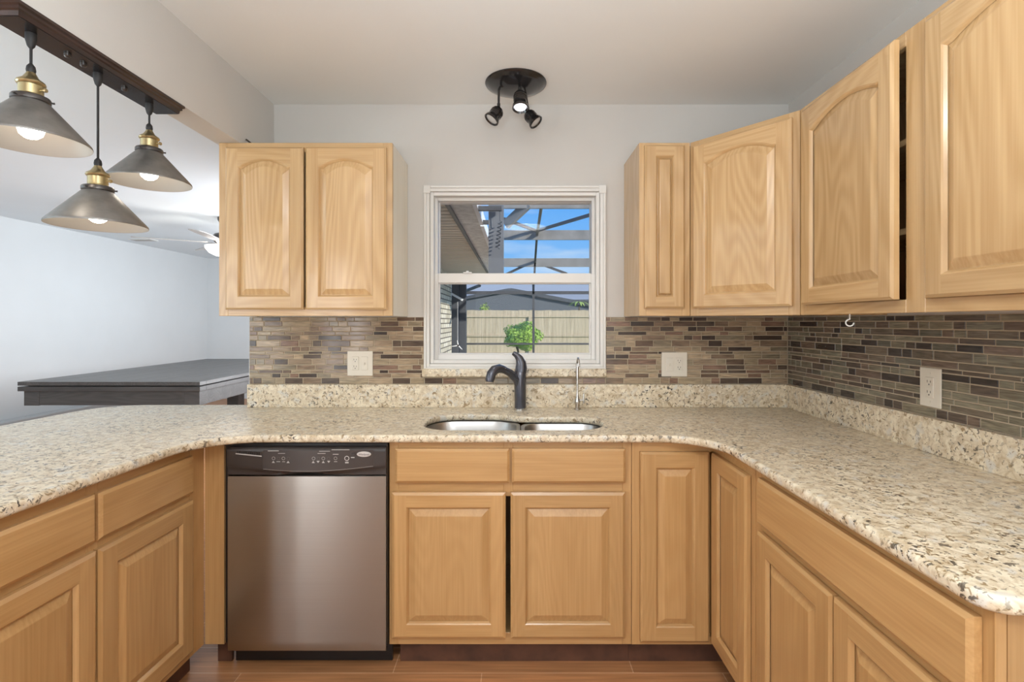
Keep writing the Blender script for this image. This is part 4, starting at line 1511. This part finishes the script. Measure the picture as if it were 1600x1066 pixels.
def bush(name, label, cat, base, rx, rz, zc, nleaf, mat, seed, leaf=.07, stem_r=.02, flat=1.0, ry=None):
    rnd = random.Random(seed)
    t = thing(name, label, cat, base)
    b = MB()
    ry = ry or rx
    for k in range(nleaf):
        while True:
            p = Vector((rnd.uniform(-1, 1), rnd.uniform(-1, 1), rnd.uniform(-1, 1)))
            if .15 < p.length < 1: break
        wob = 1 + .18 * math.sin(5 * p.x + 3) * math.cos(4 * p.z)
        c_ = Vector((p.x * rx * wob, p.y * ry * wob, zc + p.z * rz * wob))
        n_ = (p + Vector((rnd.uniform(-.7, .7), rnd.uniform(-.7, .7), rnd.uniform(-.2, .9)))).normalized()
        u = n_.orthogonal().normalized(); v = n_.cross(u)
        a = rnd.uniform(0, 6.28)
        u, v = u * math.cos(a) + v * math.sin(a), v * math.cos(a) - u * math.sin(a)
        l = leaf * rnd.uniform(.6, 1.2)
        b.face(b.loop([c_ - u * l, c_ - v * l * .4 + n_ * l * .1, c_ + u * l, c_ + v * l * .4 + n_ * l * .1]))
    b.build('foliage', mat, t)
    b = MB()
    for k in range(7):
        a = rnd.uniform(0, 6.28)
        d = Vector((math.cos(a) * rx * .55, math.sin(a) * ry * .55, zc + rz * rnd.uniform(-.2, .5)))
        b.tube([(0, 0, 0), d * .45 + Vector((0, 0, .1)), d], [stem_r, stem_r * .7, stem_r * .3], 6)
    b.build('stems', STEMM, t)
    return t


bx, by, _ = wp(815, 527, 50)
bush('round_shrub', 'bright green rounded shrub in front of the board fence', 'shrub', (bx, by, -.1), .60, .44, CAM_Z - 23 / 50 + .1, 4200, LEAFM, 5, leaf=.05)
# neighbour's house
t = thing('neighbour_house', 'dark grey house with pale shingle roof behind the board fence', 'house', (0, 0, -.1))
hs = 30.0
hy = SY(hs)
b = MB(); b.box(-5.2, 7.0, hy, hy + 5, 0, 2.5); b.build('walls', HOUSEM, t)
b = MB()
b.face(b.loop([(-6, hy - .5, 2.55), (8, hy - .5, 2.55), (7, hy + 5.5, 4.25), (-5.5, hy + 5.5, 4.25)]))
b.face(b.loop([(-6, hy - .5, 2.45), (8, hy - .5, 2.45), (8, hy - .5, 2.55), (-6, hy - .5, 2.55)]), 1)
b.build('roof', [ROOFM, HFASC], t)
# lower gabled wing towards the fence: dark rake boards
b = MB()
gs = 34.0
def gp(px, py, dy_=0): 
    p = wp(px, py, gs); return Vector((p[0], p[1] + dy_, p[2] + .1))
bar(b, gp(797, 453), gp(925, 477), .3, .16); bar(b, gp(797, 453), gp(725, 466), .3, .14)
b.build('rake_board', HFASC, t)
b = MB()
poly3 = [gp(725, 500), gp(925, 500), gp(925, 478), gp(797, 454), gp(725, 467)]
a_ = b.loop(poly3); c_ = b.loop([p + Vector((0, .6, 0)) for p in poly3]); b.bridge(a_, c_); b.face(a_); b.face(c_)
b.build('gable_wall', HOUSEM, t)
px_, py_, _ = wp(757, 487, 38)
bush('small_shrub', 'small yellowish shrub showing above the fence below the house gable', 'shrub', (px_, py_, -.1), .22, .32, 1.85, 220, LEAFY, 8, leaf=.08)
px_, py_, _ = wp(905, 487, 38)
t = thing('young_palm', 'young green palm rising above the fence near the window edge', 'palm', (px_, py_, -.1))
b = MB(); b.tube([(0, 0, 0), (.01, 0, 1.0), (0, 0, 2.05)], [.05, .04, .03], 8); b.build('trunk', STEMM, t)
rnd = random.Random(6)
b = MB()
for k in range(14):
    a = k * 2.4; L_ = rnd.uniform(.35, .55)
    d = Vector((math.cos(a), math.sin(a), 0)); sd = Vector((-math.sin(a), math.cos(a), 0))
    prev = None
    for j in range(6):
        u = j / 5
        c0 = Vector((0, 0, 2.05)) + d * (L_ * u) + Vector((0, 0, L_ * (.9 * u - .9 * u * u) + .15 * (1 - u)))
        w_ = .05 * math.sin(math.pi * (.1 + .85 * u))
        cur = (c0 + sd * w_, c0 - sd * w_)
        if prev: b.quad(prev[0], prev[1], cur[1], cur[0])
        prev = cur
b.build('fronds', LEAFY, t)
